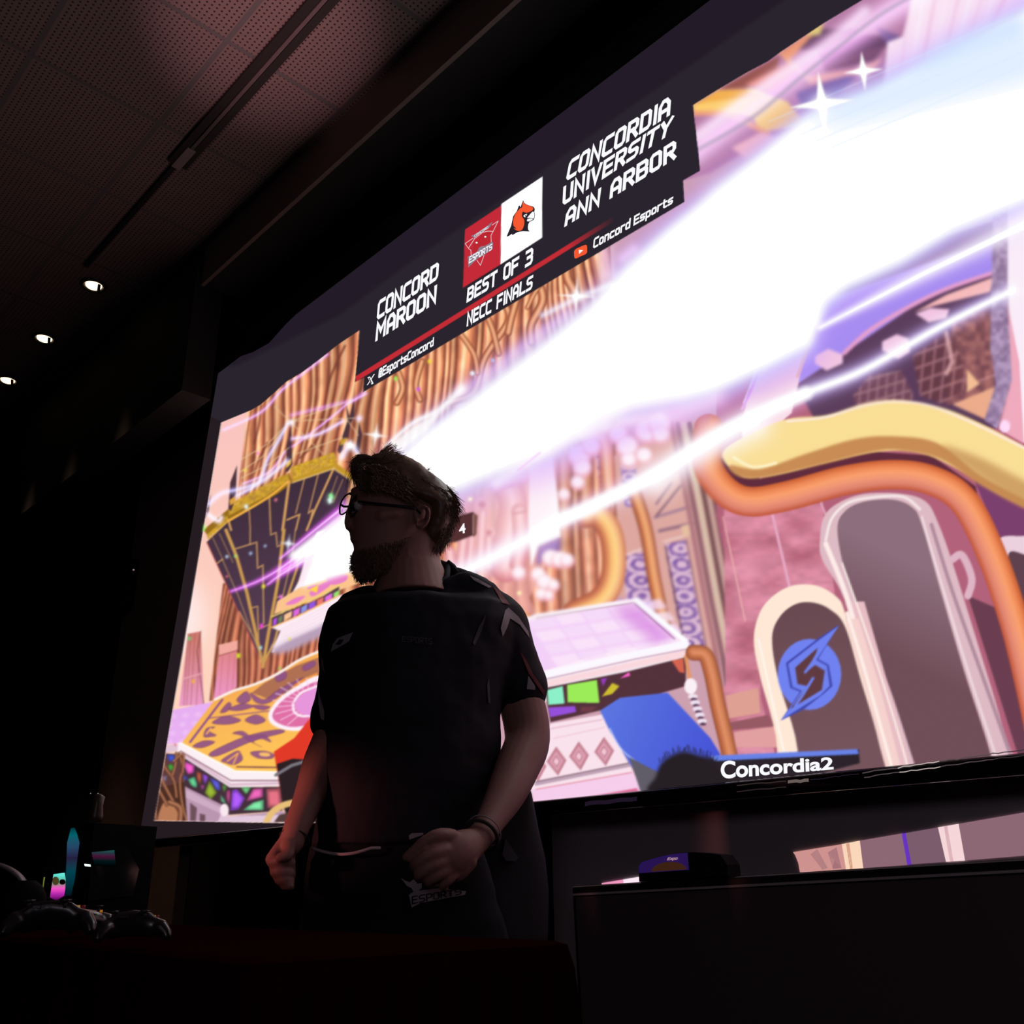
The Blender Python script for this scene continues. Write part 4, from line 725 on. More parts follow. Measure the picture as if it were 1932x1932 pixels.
def lettering(name, text, q4, Y, material, parent, w=0.95, gap=1.75, space=2.6, lift=0.003):
    f = quad_map(q4, lambda a, b: atY(a, b, Y)); v = []; fs = []
    for qd in stroke_text(text, w, gap, space):
        n = len(v); v += [f(*p) + Vector((0, -lift, 0)) for p in qd]; fs.append((n, n + 1, n + 2, n + 3))
    return make(name, v, fs, material, parent)
def emis(name, col, s=1.0):
    m = bpy.data.materials.new(name); m.use_nodes = True; n_ = m.node_tree
    for n in list(n_.nodes): n_.nodes.remove(n)
    o = n_.nodes.new('ShaderNodeOutputMaterial'); e = n_.nodes.new('ShaderNodeEmission'); e.inputs[0].default_value = (*col, 1); e.inputs[1].default_value = s; n_.links.new(e.outputs[0], o.inputs[0]); return m
m_white = emis('projected_white', (0.97, 0.97, 1.0)); m_cream = emis('projected_cream', (0.80, 0.62, 0.68)); m_ink = emis('projected_black', (0.022, 0.016, 0.024)); m_org = emis('projected_orange', (0.92, 0.10, 0.03)); m_red = emis('projected_red', (0.50, 0.02, 0.03)); m_grey = emis('projected_grey', (0.25, 0.2, 0.26))
Y1 = YS
for t, q4, g in (('CONCORDIA', ((1181, 507), (1725, 160), (1733, 55), (1203, 396)), 1.75), ('UNIVERSITY', ((1165, 634), (1722, 262), (1748, 158), (1170, 534)), 1.75), ('ANN ARBOR', ((1174, 744), (1757, 385), (1758, 285), (1188, 650)), 1.75),
                 ('CONCORD', ((197, 1230), (517, 1012), (524, 920), (206, 1128)), 1.6), ('MAROON', ((190, 1340), (508, 1136), (513, 1040), (198, 1240)), 1.6), ('BEST OF 3', ((665, 1138), (1010, 932), (1015, 844), (672, 1060)), 1.7), ('NECC FINALS', ((666, 1262), (1008, 1064), (1014, 990), (671, 1186)), 1.7)):
    lettering('lettering', t, Cc(*q4), Y1, m_white, screen, 1.55, gap=g + 0.35, space=4.2)
lettering('lettering', '@EsportsConcord', Cc((205, 1532), (494, 1360), (497, 1314), (211, 1480)), Y1, m_white, screen, 1.5, 1.95)
lettering('lettering', 'Concord Esports', Cc((1324, 857), (1740, 620), (1744, 570), (1329, 802)), Y1, m_white, screen, 1.5, 1.95)
def shapes3(name, shapes, m, parent, lift=0.003):
    from mathutils.geometry import tessellate_polygon
    v = []; f = []
    for pts in shapes:
        P = [atY(x, y, Y1) + Vector((0, -lift, 0)) for x, y in pts]; n = len(v); v += P; f += [tuple(n + i for i in t) for t in tessellate_polygon([P])]
    return make(name, v, f, m, parent)
shapes3('cross_mark', [Cc((150, 1524), (163, 1520), (182, 1556), (172, 1562)), Cc((146, 1566), (152, 1564), (188, 1508), (183, 1508))], m_white, screen)
shapes3('cross_mark_gap', [Cc((156, 1528), (161, 1526), (174, 1554), (170, 1557))], m_ink, screen, 0.004)
shapes3('play_badge', [smooth(Cc((1230, 862), (1258, 846), (1289, 836), (1294, 858), (1290, 880), (1262, 894), (1232, 906), (1226, 884)))], m_org, screen)
shapes3('play_arrow', [Cc((1252, 862), (1274, 864), (1253, 884))], m_white, screen, 0.004)
# bird emblem
shapes3('bird_emblem_outline', [smooth(L_((780, 1030), (850, 860), (880, 720), (935, 640), (965, 560), (985, 555), (995, 575), (1033, 468), (1050, 510), (1110, 545), (1190, 570), (1212, 610), (1205, 650), (1216, 700), (1196, 770), (1130, 805), (1110, 860), (1112, 920), (1132, 948), (1040, 945), (950, 958), (870, 1005), (862, 985)), 2)], m_ink, screen, 0.004)
shapes3('bird_emblem_feathers', [smooth(L_((1020, 580), (1036, 495), (1060, 530), (1170, 575), (1190, 605), (1165, 635), (1090, 665), (1030, 650), (1020, 720), (1052, 770), (1050, 850), (1020, 920), (960, 940), (890, 900), (935, 905), (890, 860), (886, 780), (915, 690), (960, 630), (1000, 590)), 3)], m_org, screen, 0.005)
shapes3('bird_emblem_beak', [smooth(L_((1188, 645), (1208, 690), (1196, 750), (1130, 742), (1098, 745), (1140, 690)), 3), smooth(L_((1100, 765), (1140, 752), (1185, 765), (1125, 795), (1098, 790)), 3), L_((1045, 700), (1095, 680), (1090, 705), (1065, 735), (1045, 720))], m_white, screen, 0.005)
shapes3('bird_emblem_pupil', [ell(*L_((1076, 712))[0], 1.2, 1.5, n=8)], m_ink, screen, 0.006)
# shield emblem on the red field
def wire(pts, wd):
    P = [np.array(p) for p in pts]; out = []
    for a, b in zip(P[:-1], P[1:]):
        d = (b - a) / np.hypot(*(b - a)); n = np.array((-d[1], d[0])) * wd / 2; out.append([tuple(a - n - d * wd / 3), tuple(b - n + d * wd / 3), tuple(b + n + d * wd / 3), tuple(a + n - d * wd / 3)])
    return out
for q_ in (wire(L_((270, 1050), (152, 1130), (210, 1210), (240, 1230), (245, 1310)), 1.0), wire(L_((560, 850), (655, 787), (585, 930), (545, 1010), (550, 1110)), 1.0), wire(L_((330, 1380), (385, 1460), (440, 1310)), 1.0), wire(L_((210, 1190), (300, 1050), (420, 960), (500, 940), (580, 945)), 1.1)): shapes3('shield_emblem_line', q_, m_cream, screen, 0.004)
shapes3('shield_emblem_ribbon', [L_((238, 1015), (300, 990), (500, 855), (570, 795), (530, 880), (440, 930), (350, 990), (290, 1055), (275, 1030))], m_grey, screen, 0.004)
shapes3('shield_emblem_face', [smooth(L_((270, 1190), (330, 1080), (430, 975), (500, 955), (540, 1040), (530, 1110), (440, 1170), (350, 1220), (290, 1280)), 3)], m_red, screen, 0.004)
for q_ in (ell(*L_((330, 1118))[0], 2.0, 1.6, n=8), ell(*L_((462, 1028))[0], 2.0, 1.6, n=8)): shapes3('shield_emblem_eye', [q_], m_white, screen, 0.005)
shapes3('shield_emblem_plate', [L_((195, 1330), (240, 1310), (340, 1250), (370, 1190), (410, 1170), (450, 1170), (560, 1105), (580, 1115), (575, 1215), (440, 1305), (330, 1370), (205, 1495))], m_grey, screen, 0.005)
lettering('lettering', 'ESPORTS', L_((212, 1440), (566, 1225), (572, 1130), (226, 1330)), Y1, m_white, screen, 1.3, 1.9, lift=0.006)
lettering('lettering', 'CONCORD', L_((292, 1036), (508, 900), (504, 862), (298, 1000)), Y1, m_white, screen, 1.1, 1.9, lift=0.005)
def font_text(name, text, q4, Y, material, parent, bold=0.02, lift=0.003):
    cu = bpy.data.curves.new('t', 'FONT'); cu.body = text; cu.offset = bold; o = bpy.data.objects.new('t', cu); COL.objects.link(o)
    dg = bpy.context.evaluated_depsgraph_get(); me = bpy.data.meshes.new_from_object(o.evaluated_get(dg)); V_ = [v.co.copy() for v in me.vertices]; Fc = [tuple(p.vertices) for p in me.polygons]
    bpy.data.objects.remove(o); bpy.data.meshes.remove(me)
    x0 = min(v.x for v in V_); x1 = max(v.x for v in V_); y1 = max(v.y for v in V_); f = quad_map(q4, lambda a, b: atY(a, b, Y))
    return make(name, [f((v.x - x0) / (x1 - x0), v.y / y1) + Vector((0, -lift, 0)) for v in V_], Fc, material, parent)
font_text('lettering', 'Concordia2', Q_((188, 362), (838, 308), (836, 240), (186, 262)), Y1, m_white, screen, 0.03)
font_text('lettering', '4', G((238, 1082), (280, 1070), (278, 1008), (234, 1020)), Y1, m_white, screen, 0.03)

def wavy(p, q, th, amp, n, cols):
    out = []; R = random.Random(int(p[0])); ys = [R.uniform(-amp, amp) for _ in range(n + 1)]
    for i in range(n):
        a = (p[0] + (q[0] - p[0]) * i / n, p[1] + (q[1] - p[1]) * i / n + ys[i]); b = (p[0] + (q[0] - p[0]) * (i + 1) / n, p[1] + (q[1] - p[1]) * (i + 1) / n + ys[i + 1])
        out.append((Q_((a[0], a[1] - th), (b[0], b[1] - th), (b[0], b[1] + th), (a[0], a[1] + th)), cols(i / n)))
    return out
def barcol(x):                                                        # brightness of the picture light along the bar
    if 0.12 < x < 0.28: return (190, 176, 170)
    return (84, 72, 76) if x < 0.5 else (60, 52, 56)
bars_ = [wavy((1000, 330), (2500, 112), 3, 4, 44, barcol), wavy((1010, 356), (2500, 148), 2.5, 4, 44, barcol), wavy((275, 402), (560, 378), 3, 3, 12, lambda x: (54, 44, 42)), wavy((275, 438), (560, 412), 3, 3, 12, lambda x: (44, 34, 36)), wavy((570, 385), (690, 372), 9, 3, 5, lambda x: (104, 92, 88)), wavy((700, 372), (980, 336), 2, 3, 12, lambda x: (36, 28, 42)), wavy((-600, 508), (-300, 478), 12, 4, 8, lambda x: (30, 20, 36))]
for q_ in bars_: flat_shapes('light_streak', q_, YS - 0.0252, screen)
# ------------------------------------------------------------------ projected light that misses the screen and lands on the wall behind
m_panel = mat('grey_wall_panel', (0.55, 0.48, 0.52), 0.7, noise=0.25, scale=2.2)
wx0 = atY(1045, 1600, YW).x
struct('trim_4', MB().box(((wx0 + 0.4) / 2, YW - 0.004, 0.75), (0.4 - wx0, 0.008, 1.1)), m_panel)
YP = YW - 0.011
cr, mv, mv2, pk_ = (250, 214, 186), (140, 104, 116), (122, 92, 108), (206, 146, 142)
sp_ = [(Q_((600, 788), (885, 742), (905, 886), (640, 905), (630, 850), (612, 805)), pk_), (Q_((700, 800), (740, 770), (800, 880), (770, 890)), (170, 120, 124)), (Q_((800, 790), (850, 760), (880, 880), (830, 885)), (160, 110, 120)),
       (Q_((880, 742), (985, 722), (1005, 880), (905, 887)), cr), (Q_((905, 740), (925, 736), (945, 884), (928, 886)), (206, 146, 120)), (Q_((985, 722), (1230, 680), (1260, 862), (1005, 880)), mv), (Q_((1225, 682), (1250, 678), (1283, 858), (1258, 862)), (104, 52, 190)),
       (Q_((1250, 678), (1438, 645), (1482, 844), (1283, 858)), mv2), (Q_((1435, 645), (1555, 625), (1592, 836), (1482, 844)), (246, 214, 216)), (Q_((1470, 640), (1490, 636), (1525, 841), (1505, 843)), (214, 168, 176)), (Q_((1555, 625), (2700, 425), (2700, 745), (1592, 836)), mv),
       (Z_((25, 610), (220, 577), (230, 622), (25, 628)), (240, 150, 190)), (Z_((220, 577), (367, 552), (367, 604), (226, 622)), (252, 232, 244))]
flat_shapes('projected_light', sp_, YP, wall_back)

# ------------------------------------------------------------------ the standing person
PD = 2.10
Nv = Vector((-0.805, 0.593, 0)).normalized(); Lv = Vector((0.593, 0.805, 0)).normalized(); Uv = Vector((0, 0, 1))
def pp(px, py, off=0.0):
    r = Vector(ray(px, py)); return r * ((PD + off) / r.dot(Nv)) + Vector((0, 0, CAMH))
FWD = Vector(RW @ np.array([0, 0, 1.0]))
def wpx(p, w): return w * (p - Vector((0, 0, CAMH))).dot(FWD) / FPX
def tpx(mb, pts, n=14, sub=5):
    """tube through (px, py, depth offset, width in photo units); smoothed"""
    P = [np.array([*pp(x, y, o), wpx(pp(x, y, o), w) / 2]) for x, y, o, w in pts]; out = []; m = len(P)
    for i in range(m - 1):
        a, b, c, d = P[max(i - 1, 0)], P[i], P[i + 1], P[min(i + 2, m - 1)]
        for k in range(sub):
            t = k / sub; out.append(0.5 * ((2 * b) + (c - a) * t + (2 * a - 5 * b + 4 * c - d) * t * t + (3 * b - a - 3 * c + d) * t ** 3))
    out.append(P[-1])
    a, b = out[0], out[1]; e = (a[:3] - b[:3]) / np.linalg.norm(a[:3] - b[:3])
    pre = [np.array([*(a[:3] + e * a[3] * s), a[3] * q]) for s, q in ((0.85, 0.45), (0.6, 0.75))]
    a, b = out[-1], out[-2]; e = (a[:3] - b[:3]) / np.linalg.norm(a[:3] - b[:3])
    post = [np.array([*(a[:3] + e * a[3] * s), a[3] * q]) for s, q in ((0.6, 0.75), (0.85, 0.45))]
    out = pre + out + post
    mb.tube([Vector(q[:3]) for q in out], [max(q[3], 1e-4) for q in out], n)
def rpx(mb, rows, n=28, conv=None, off=0.0, cap=True, ex=1.0):
    """stack of level rings: (y, xl, xr, half depth m[, offset]) traced left/right extents"""
    R = []
    for r in rows:
        y, xl, xr, hd = r[:4]; o = off + (r[4] if len(r) > 4 else 0)
        a, b = ((xl, y), (xr, y)) if conv is None else conv((xl, y), (xr, y))
        p, q_ = pp(*a, o), pp(*b, o); c = (p + q_) / 2; h = (q_ - p) / 2
        ti = r[5] if len(r) > 5 else 0
        R.append([c + h * math.copysign(abs(math.cos(t)) ** ex, math.cos(t)) + Nv * (hd * math.copysign(abs(math.sin(t)) ** ex, math.sin(t))) + Uv * (ti * math.sin(t)) for t in [2 * math.pi * k / n for k in range(n)]])
    mb.rings(R, cap)
def fuse(name, mb, m, parent, voxel=0.005, smooth=4, cloth=None):
    me = bpy.data.meshes.new('tmp'); me.from_pydata([tuple(v) for v in mb.v], [], mb.f); me.validate()
    bm = bmesh.new(); bm.from_mesh(me); bmesh.ops.triangulate(bm, faces=[f for f in bm.faces if len(f.verts) > 4]); bm.to_mesh(me); bm.free()
    o = bpy.data.objects.new('tmp', me); COL.objects.link(o)
    r = o.modifiers.new('r', 'REMESH'); r.mode = 'VOXEL'; r.voxel_size = voxel
    s = o.modifiers.new('s', 'SMOOTH'); s.factor = 0.5; s.iterations = smooth
    if cloth:
        t = bpy.data.textures.new('folds', 'CLOUDS'); t.noise_scale = cloth[1]; d = o.modifiers.new('d', 'DISPLACE'); d.texture = t; d.strength = cloth[0]; d.mid_level = 0.5; d.texture_coords = 'GLOBAL'
        s = o.modifiers.new('s2', 'SMOOTH'); s.factor = 0.5; s.iterations = 2
    dg = bpy.context.evaluated_depsgraph_get(); me2 = bpy.data.meshes.new_from_object(o.evaluated_get(dg))
    bpy.data.objects.remove(o); bpy.data.meshes.remove(me)
    V_ = [v.co.copy() for v in me2.vertices]; F2 = [tuple(p.vertices) for p in me2.polygons]; bpy.data.meshes.remove(me2)
    return make(name, V_, F2, m, parent, True), BVHTree.FromPolygons(V_, F2)

m_skin = mat('skin', (0.34, 0.165, 0.14), 0.6, noise=0.06, scale=60); m_skin.node_tree.nodes['Principled BSDF'].inputs['Subsurface Weight'].default_value = 0.08; m_skin.node_tree.nodes['Principled BSDF'].inputs['Subsurface Scale'].default_value = 0.01
m_shirt = mat('black_jersey', (0.010, 0.009, 0.016), 0.75, noise=0.2, scale=200, spec=0.25)
m_trous = mat('black_trousers', (0.007, 0.008, 0.011), 0.9, noise=0.2, scale=240, spec=0.2)
m_hair = mat('dark_brown_hair', (0.13, 0.075, 0.05), 0.42, noise=0.25, scale=120)
m_grey = mat('grey_print', (0.30, 0.27, 0.30), 0.7, noise=0.15, scale=200)
m_dim = mat('faded_print', (0.07, 0.065, 0.08), 0.8, noise=0.15, scale=200)
m_redp = mat('red_print', (0.16, 0.015, 0.025), 0.7, noise=0.15, scale=200)
m_frame = mat('black_acetate', (0.01, 0.01, 0.012), 0.2)
m_lens = mat('clear_lens', (0.9, 0.85, 0.95), 0.02, trans=1.0, noise=0.0); m_lens.node_tree.nodes['Principled BSDF'].inputs['IOR'].default_value = 1.03
m_shoe = mat('dark_shoe', (0.02, 0.02, 0.022), 0.6)

foot_c = pp(752, 1640); base = Vector((foot_c.x, foot_c.y, 0))
person = empty('person', base, 'person in black short-sleeved jersey and glasses standing with clenched fists, head thrown back sideways shouting', 'person')

body = MB()
# head: stacked level rings traced from the profile, facing the left of the frame
rpx(body, [(270, 540, 820, .03), (330, 430, 960, .050), (420, 350, 1080, .061), (540, 290, 1200, .069), (650, 200, 1290, .073), (720, 170, 1340, .074), (800, 165, 1370, .074), (900, 165, 1380, .073), (1000, 165, 1370, .071), (1120, 165, 1345, .068), (1250, 160, 1300, .063), (1330, 172, 1280, .060), (1420, 188, 1240, .057), (1500, 185, 1200, .053), (1600, 190, 1080, .048), (1700, 210, 880, .040), (1770, 260, 640, .026)], conv=J_, n=32)
jp = lambda x, y, o, w: (*J_((x, y))[0], o, w / 6.9)
tpx(body, [jp(300, 660, .03, 110), jp(200, 670, .0, 110), jp(300, 660, -.035, 110)])                      # brow
tpx(body, [jp(190, 800, 0, 90), jp(160, 930, 0, 130), jp(140, 1060, 0, 150), jp(132, 1130, 0, 120)])         # nose
tpx(body, [jp(185, 1150, -.012, 90), jp(170, 1140, .012, 90)])                                             # nostrils
tpx(body, [jp(178, 1110, 0, 116), jp(188, 1210, 0, 112), jp(204, 1320, 0, 100)])
tpx(body, [jp(240, 1300, .024, 60), jp(176, 1290, 0, 76), jp(240, 1300, -.024, 60)])                       # upper lip
tpx(body, [jp(250, 1480, .022, 56), jp(196, 1490, 0, 72), jp(250, 1480, -.022, 56)])                       # lower lip
tpx(body, [jp(560, 1000, -.052, 220), jp(760, 960, -.062, 160)], sub=3)                                     # cheekbone
# ear
tpx(body, [jp(1010, 1060, -.066, 60), jp(985, 930, -.074, 44), jp(1060, 862, -.080, 44), jp(1150, 890, -.086, 46), jp(1172, 970, -.086, 44), jp(1140, 1080, -.082, 44), jp(1060, 1140, -.076, 50), jp(1010, 1120, -.068, 50)], n=10)
tpx(body, [jp(1060, 1000, -.066, 120), jp(1080, 940, -.070, 110)], n=10, sub=2); tpx(body, [jp(1000, 1000, -.070, 40), jp(1010, 1050, -.074, 36)], n=8, sub=2)
# neck
rpx(body, [(1180, 600, 1250, .05), (1330, 620, 1310, .056), (1480, 600, 1310, .060), (1620, 540, 1330, .063), (1760, 500, 1400, .07), (1900, 480, 1440, .08), (2050, 440, 1500, .09)], conv=J_)
tpx(body, [jp(1010, 1250, -.045, 120), jp(900, 1500, -.055, 100), jp(1090, 1760, -.06, 90)], n=10)           # neck tendon
# trunk inside the clothes
rpx(body, [(1140, 715, 870, .06), (1165, 665, 925, .08), (1200, 625, 960, .095), (1280, 622, 950, .105), (1400, 626, 915, .10), (1520, 612, 895, .098), (1620, 600, 900, .10), (1720, 592, 925, .105), (1800, 600, 920, .10)])
# right arm (left of frame)
AR = [(660, 1178, 0.01, 62), (650, 1260, .02, 62), (634, 1330, .02, 64), (626, 1384, .015, 66), (604, 1444, -.01, 68), (584, 1504, -.05, 60), (561, 1558, -.09, 50), (549, 1592, -.10, 47)]
tpx(body, AR, 18)
ho = -0.11
up = lambda x, y, o, w: (*U_((x, y))[0], o, w)
tpx(body, [up(360, 850, ho + .02, 40), up(300, 1040, ho + .015, 50), up(340, 1230, ho + .02, 44)], 14)          # palm
for yk, xl, wd in ((1040, 130, 22), (1185, 165, 19), (1295, 220, 17), (1375, 290, 15)):
    tpx(body, [up(330, yk - 40, ho + .040, wd), up(xl + 70, yk - 20, ho + .020, wd * 1.05), up(xl + 40, yk, ho - .006, wd), up(xl + 120, yk, ho - .020, wd * .95), up(430, yk + 14, ho - .014, wd * .85)], 10)
tpx(body, [up(370, 790, ho, 26), up(400, 880, ho - .022, 24), up(370, 960, ho - .034, 21), up(270, 985, ho - .036, 18)], 10)   # thumb
tpx(body, [up(330, 780, ho + .01, 26), up(210, 920, ho - .002, 22), up(140, 1010, ho - .004, 20)], 10)
# left arm (right of frame)
AL = [(940, 1175, 0.01, 66), (958, 1250, .02, 74), (984, 1325, .02, 86), (995, 1395, .0, 86), (976, 1448, -.05, 84), (955, 1497, -.11, 74), (926, 1548, -.17, 56), (908, 1576, -.20, 50), (880, 1600, -.22, 62)]
tpx(body, AL, 20)
h2 = -0.25
vp = lambda x, y, o, w: (*V_((x, y))[0], o, w)
tpx(body, [vp(1060, 800, h2 + .03, 58), vp(900, 900, h2 + .01, 76), vp(760, 1010, h2, 74), vp(700, 1060, h2 + .005, 60)], 18)
tpx(body, [vp(960, 980, h2 + .01, 60), vp(860, 1140, h2 + .005, 52)], 14, 3)
for q in ([vp(820, 700, h2 - .01, 28), vp(620, 690, h2 - .028, 27), vp(430, 780, h2 - .03, 23), vp(300, 890, h2 - .024, 20), vp(185, 985, h2 - .016, 17)],
          [vp(780, 880, h2 - .02, 26), vp(560, 930, h2 - .036, 26), vp(360, 1040, h2 - .034, 23), vp(300, 1110, h2 - .012, 20), vp(400, 1130, h2 + .005, 18)],
          [vp(800, 1010, h2 - .02, 25), vp(560, 1090, h2 - .034, 25), vp(380, 1200, h2 - .03, 22), vp(360, 1260, h2 - .008, 19), vp(460, 1270, h2 + .005, 17)],
          [vp(850, 1100, h2 - .015, 23), vp(640, 1210, h2 - .028, 23), vp(500, 1300, h2 - .022, 20), vp(520, 1350, h2 - .002, 17), vp(600, 1330, h2 + .01, 16)],
          [vp(900, 1150, h2 - .008, 21), vp(760, 1290, h2 - .018, 20), vp(680, 1370, h2 - .01, 17), vp(720, 1390, h2 + .008, 15)]):
    tpx(body, q, 10)
# legs inside the trousers
hip = [pp(690, 1760), pp(850, 1760)]
foot = [base - Lv * 0.15 - Nv * 0.02, base + Lv * 0.17 - Nv * 0.04]
for h, ft in zip(hip, foot):
    kn = (h + ft) / 2; kn.z = 0.48; kn -= Nv * 0.02
    body.tube([h, (h + kn) / 2, kn, kn * .4 + Vector((ft.x, ft.y, .12)) * .6, Vector((ft.x, ft.y, 0.09)), Vector((ft.x, ft.y, 0.07)) - Nv * 0.10], [.085, .075, .055, .05, .038, .03], 14)
body_o, _ = fuse('body', body, m_skin, person, 0.0034, 3)

# jersey
sh = MB()
rpx(sh, [(1116, 722, 868, .056, .015, .022), (1118, 690, 905, .085, .01, .024), (1128, 650, 942, .102, 0, .016), (1150, 618, 978, .116), (1185, 606, 984, .124), (1240, 605, 972, .130), (1300, 607, 952, .132), (1355, 611, 942, .130), (1398, 610, 947, .128), (1432, 608, 943, .126), (1500, 600, 926, .124), (1560, 592, 910, .126), (1598, 586, 902, .128)], 36)
tpx(sh, [(672, 1172, 0, 84), (649, 1205, .01, 92), (645, 1270, .02, 88), (637, 1320, .02, 86), (627, 1356, .02, 84), (625, 1362, .02, 86)], 20)
tpx(sh, [(915, 1150, 0, 90), (938, 1172, 0, 104), (949, 1205, .01, 108), (963, 1248, .02, 106), (980, 1296, .02, 103), (984, 1312, .02, 101)], 20)
tpx(sh, [(760, 1125, .07, 60), (820, 1098, .06, 50), (860, 1092, .03, 40), (905, 1116, .01, 60)], 14)
tpx(sh, [(838, 1112, -.04, 40), (880, 1106, -.03, 56), (920, 1126, -.02, 60)], 14)
tpx(sh, [(722, 1122, 0, 28), (692, 1128, 0, 46), (662, 1146, 0, 60)], 14)
shirt, bvh_s = fuse('jersey', sh, m_shirt, person, 0.006, 5, (0.012, 0.09))
# trousers
tr_ = MB()
rpx(tr_, [(1590, 590, 905, .118), (1620, 584, 918, .124), (1680, 574, 934, .128), (1760, 566, 950, .130), (1830, 562, 956, .128)], 36)
for h, ft, xx in zip(hip, foot, (660, 862)):
    a = pp(xx, 1830); b = pp(xx + (2 if xx > 700 else -4), 1932); c = Vector((ft.x, ft.y, 0.45)); d = Vector((ft.x, ft.y, 0.10))
    tr_.tube([pp(xx + (12 if xx < 700 else -12), 1740), a, b, c, (c + d) / 2, d], [.105, .115, .112, .10, .085, .078], 20)
trous, bvh_t = fuse('trousers', tr_, m_trous, person, 0.008, 5, (0.014, 0.10))
for ft in foot:
    s_m = MB(); s_m.tube([ft + Uv * .05 + Nv * .07, ft + Uv * .055, ft + Uv * .05 - Nv * .10, ft + Uv * .035 - Nv * .17], [(.05, .036), (.05, .045), (.036, .05), (.025, .04)], 14, flat=Uv)
    s_m.box(ft + Uv * .012 - Nv * .05, (.09, .26, .024), Matrix.Rotation(math.atan2(-Nv.x, Nv.y), 3, 'Z')); s_m.build('shoe', m_shoe, person, True)

from mathutils.geometry import tessellate_polygon
def decal(name, polys, m, bvh, parent, lift=0.003, step=3.0):
    """thin printed patch laid on a garment, traced shape, following the cloth"""
    v = []; f = []; o = Vector((0, 0, CAMH))
    for P in polys:
        xs = [p[0] for p in P]; ys = [p[1] for p in P]
        bm = bmesh.new(); vs_ = [bm.verts.new((x, y, 0)) for x, y in P]
        for t in tessellate_polygon([[Vector((x, y, 0)) for x, y in P]]):
            try: bm.faces.new([vs_[i] for i in t])
            except ValueError: pass
        for _ in range(3):
            e = [e for e in bm.edges if e.calc_length() > step]
            if not e: break
            bmesh.ops.subdivide_edges(bm, edges=e, cuts=1); bmesh.ops.triangulate(bm, faces=bm.faces[:])
        idx = {}; bm.verts.index_update()
        for q in bm.verts:
            d = Vector(ray(q.co.x, q.co.y)).normalized(); h = bvh.ray_cast(o, d)
            if h[0] is not None: idx[q.index] = len(v); v.append(h[0] - d * lift)
        for t in bm.faces:
            ii = [q.index for q in t.verts]
            if all(i in idx for i in ii):
                P3 = [v[idx[i]] for i in ii]
                if max((P3[0] - P3[1]).length, (P3[1] - P3[2]).length, (P3[0] - P3[2]).length) < 0.03: f.append([idx[i] for i in ii])
        bm.free()
    return make(name, v, f, m, parent, True)
decal('sleeve_stripe', [D_((1432, 1240), (1460, 1130), (1480, 1115), (1540, 1170), (1600, 1260), (1608, 1300), (1550, 1220), (1490, 1180), (1470, 1240), (1445, 1290))], m_grey, bvh_s, shirt)
decal('sleeve_stripe', [D_((1590, 1610), (1600, 1530), (1640, 1590), (1642, 1615))], m_grey, bvh_s, shirt)
decal('shoulder_stripe', [D_((1245, 920), (1290, 938), (1378, 988), (1360, 995), (1270, 950))], m_grey, bvh_s, shirt)
decal('side_stripe', [D_((1262, 1330), (1300, 1230), (1345, 1155), (1315, 1260), (1275, 1345))], m_dim, bvh_s, shirt)
decal('side_stripe', [D_((1350, 1580), (1362, 1540), (1370, 1700), (1356, 1690))], m_dim, bvh_s, shirt)
decal('sleeve_stripe', [D_((335, 1400), (350, 1430), (364, 1520), (345, 1480))], m_grey, bvh_s, shirt)
decal('sleeve_stripe', [D_((322, 1600), (334, 1660), (360, 1745), (359, 1800), (338, 1790), (325, 1700))], m_grey, bvh_s, shirt)
decal('red_panel', [D_((1385, 985), (1430, 1020), (1490, 1100), (1440, 1085))], m_redp, bvh_s, shirt)
decal('red_panel', [D_((1548, 1375), (1585, 1430), (1630, 1520), (1700, 1620), (1695, 1650), (1600, 1510))], m_redp, bvh_s, shirt)
decal('chest_patch', [D_((400, 1385), (410, 1340), (440, 1300), (535, 1265), (510, 1320), (470, 1345), (420, 1372))], m_grey, bvh_s, shirt)
decal('chest_patch_diamond', [D_((428, 1338), (452, 1308), (478, 1310), (455, 1340))], m_shirt, bvh_s, shirt, 0.006)
def decal_text(name, text, q4, m, bvh, parent, w=1.0):
    P = [np.array(p) for p in q4]; f = lambda x, y: tuple((P[0] * (1 - x) + P[1] * x) * (1 - y) + (P[3] * (1 - x) + P[2] * x) * y)
    return decal(name, [[f(*p) for p in qd] for qd in stroke_text(text, w)], m, bvh, parent, 0.004, 6.0)
decal_text('chest_lettering', 'ESPORTS', D_((832, 1322), (1018, 1340), (1016, 1302), (834, 1288)), m_dim, bvh_s, shirt)
decal('trouser_emblem', [V_((225, 1490), (300, 1440), (640, 1400), (1000, 1440), (980, 1490), (600, 1560), (380, 1600), (262, 1665)), V_((115, 1260), (180, 1300), (240, 1320), (300, 1270), (340, 1290), (330, 1340), (400, 1330), (400, 1400), (300, 1470), (260, 1400), (200, 1370))], m_grey, bvh_t, trous)
decal_text('trouser_lettering', 'ESPORTS', V_((262, 1620), (940, 1480), (930, 1400), (262, 1510)), m_trous, bvh_t, trous)
decal('waist_emblem', [V_((225, 690), (260, 660), (420, 650), (420, 680), (300, 720), (232, 745))], m_grey, bvh_s, shirt)
